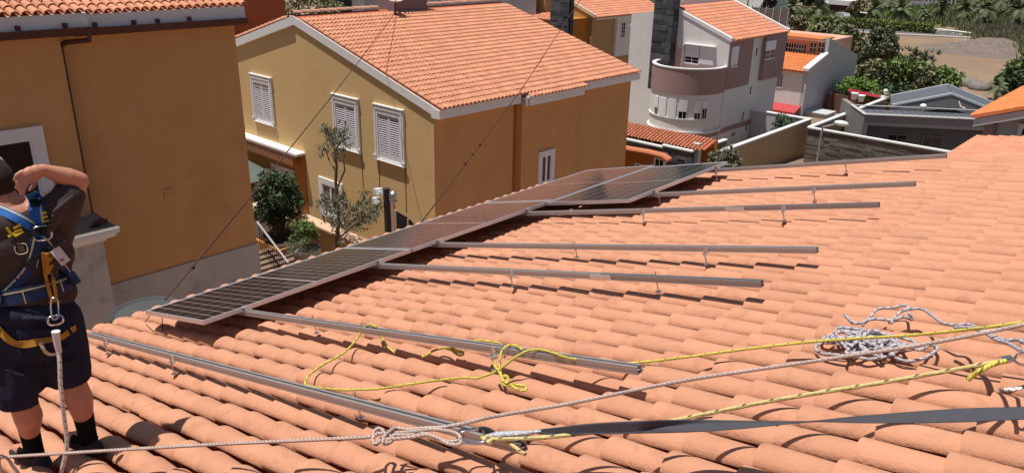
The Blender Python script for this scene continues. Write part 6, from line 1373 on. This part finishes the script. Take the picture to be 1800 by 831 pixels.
# flat lashing strap, turned once on itself
fs = thing('lashing_strap', 'wide dark grey lashing strap twisted across the lower right of the roof', 'strap', px_r(1500, 745, HC))
WEB = mat('webbing', (.065,.064,.075), rough=.75, var=.12, scale=30, bump=.06, bscale=300, spec=.15)
def s6(x, y): return (900+x/2.856, 540+y/2.856)
TOPE = [s6(125,612),s6(260,596),s6(400,581),s6(600,570),s6(800,563),s6(1000,563),s6(1200,567),s6(1400,569),(1430,738.5),(1500,731),(1560,726),(1640,720),(1720,716),(1860,713)]
CREA = [s6(125,628),s6(260,636),s6(400,634),s6(600,631),s6(700,606),s6(860,585),s6(1100,574),s6(1400,572),(1430,740),(1500,737.5),(1560,735),(1640,731),(1720,728),(1860,724)]
BOTE = [s6(125,636),s6(260,641),s6(400,635.5),s6(600,633),s6(760,630),s6(900,625),s6(1100,612),s6(1400,585),(1432,741.5),(1500,743),(1560,743.5),(1640,742.5),(1720,740),(1860,733)]
hh_ = np.linspace(HK+.005, 1.22, len(CREA)); T3 = []; M3 = []; B3 = []
for (tu,tv),(cu_,cv),(bu,bv),h in zip(TOPE, CREA, BOTE, hh_):
    c_ = px_r(cu_, cv, h); M3.append(c_); D_ = math.hypot(c_[0], c_[1])
    if cu_ < 1425: T3.append(px_d(tu, tv, D_+.004)); B3.append(px_z(bu, bv, c_[2]-.004))
    else:
        k_ = min(1, (cu_-1425)/330); T3.append(px_d(tu, tv, D_+.004+.030*k_)); B3.append(px_d(bu, bv, D_-.004-.030*k_))
for q_ in (T3, M3, B3):
    d_ = q_[-1]-q_[-2]
    for f_ in (1.0, 2.2, 3.4): q_.append(q_[-1]+d_*1.1)
T3, M3, B3 = spline(T3, 6), spline(M3, 6), spline(B3, 6); b = MB(); V_ = []; nn_ = 12
for t_, c_, e_ in zip(T3, M3, B3):
    for k in range(nn_+1):
        f_ = k/nn_*2; p = t_+(c_-t_)*f_ if f_ <= 1 else c_+(e_-c_)*(f_-1); V_.append(p+np.array([.0008,-.0012,.0012])*(k % 2))
m_ = nn_+1; b.raw(V_, [(i*m_+k, i*m_+k+1, (i+1)*m_+k+1, (i+1)*m_+k) for i in range(len(T3)-1) for k in range(nn_)]); o = b.build('webbing', WEB, fs, smooth=0); sd = o.modifiers.new('thickness', 'SOLIDIFY'); sd.thickness = .002
spl = thing('plaster_splash', 'small white plaster splash on a tile at the right edge above the strap', 'splash', px_r(1775, 682, HC)); 
b = MB(px_r(1776, 682, HC-.002), SU, SV, SN)
for (x, y, rx, ry) in ((0,0,.018,.010),(.02,.012,.013,.010),(-.015,-.012,.010,.008),(.03,.02,.008,.006),(-.03,-.018,.007,.004)): b.blob((x,y,-.004), (rx,ry,.008), 8, 4, .15)
b.build('splash', mat('plaster_white', (.70,.66,.62), bump=.3, var=.1), spl, smooth=60)
# worker's lanyard
ln_ = thing('lanyard', 'white twisted lanyard hanging from the back of the worker harness', 'lanyard', px_r(112, 826, HC))
b = MB(); P_ = [J(98,582,-.20), J(100,600,-.20), J(104,619,-.205)]; b.tube(spline(P_, 5), np.linspace(.020,.013,11), 10); b.build('sleeve', mat('sleeve_white', (.62,.58,.60), rough=.5, bump=.15), ln_, smooth=60)
rope('rope', [J(103,615,-.205), J(105,640,-.22), J(106,670,-.23), J(109,700,-.24), J(113,735,-.24), J(117,765,-.24), J(117,790,-.24), J(112,812,-.23), J(105,840,-.22), J(95,870,-.2)], .0105, R_WHITE, ln_)
hk = thing('snap_hook', 'scuffed steel snap hook at the bottom left corner', 'snap hook', px_r(20, 818, HL))
b = MB(); P_ = onr((2,800,HL),(14,806,HL-.01),(22,818,HL-.01),(34,836,HL),(24,848,HL),(8,836,HL+.01),(-2,815,HL),(2,800,HL)); b.tube(spline(P_, 4), .008, 7); b.build('hook', CHROME, hk, smooth=60)
# overhead cables
def cable(label, P, sag, r=.011, knots=()):
    P = np.asarray(P, float); n = 30; t = np.linspace(0, 1, n); s_ = np.linspace(0, len(P)-1, n); Q = []
    for k in range(n): i = min(int(s_[k]), len(P)-2); f_ = s_[k]-i; Q.append(P[i]*(1-f_)+P[i+1]*f_-np.array([0,0,sag*4*t[k]*(1-t[k])]))
    b = MB(); b.tube(Q, r, 6); 
    for q in knots: i = int(q*(n-1)); b.blob(tuple(Q[i]), (r*2.6,)*3, 6, 4, .2)
    tag(b.build('cable', mat('cable_rust', (.07,.032,.02), rough=.8, bump=0), smooth=60), label, 'cable', 'cables between the roofs')
cable('thin cable from the roof aerial down past the left house to the eave', [np.array(px_x(696, 20, xr+.75)), px_r(291, 526, 1.465)], .10, knots=(.985,.97))
cable('thin cable crossing the big tiled roof down to the row of panels', [px_d(1024, -6, 21.0), px_d(915, 160, 14.5), px_r(738, 394, 1.36)], .0, r=.009, knots=(.76,.80,.86))
cl_ = thing('panel_lead', 'pair of thin dark leads with a plug hanging under the nearest panel end', 'cable', px_r(285, 570, HC)); 
def z6(x, y, h): return (240+x/12.79, 520+y/12.79, h)
for q, nm in ((((300,440,1.35),(240,520,1.40),(190,590,1.46)),'lead'),(((580,490,1.35),(575,580,1.41),(590,680,1.46),(600,760,1.47)),'lead')):
    b = MB(); b.tube(spline(onr(*[z6(*p) for p in q]), 5), .004, 5); b.build(nm, BLKP, cl_, smooth=60)
b = MB(); b.tube(onr(z6(580,660,1.455), z6(592,760,1.468)), .010, 6); b.build('plug', BLKP, cl_)
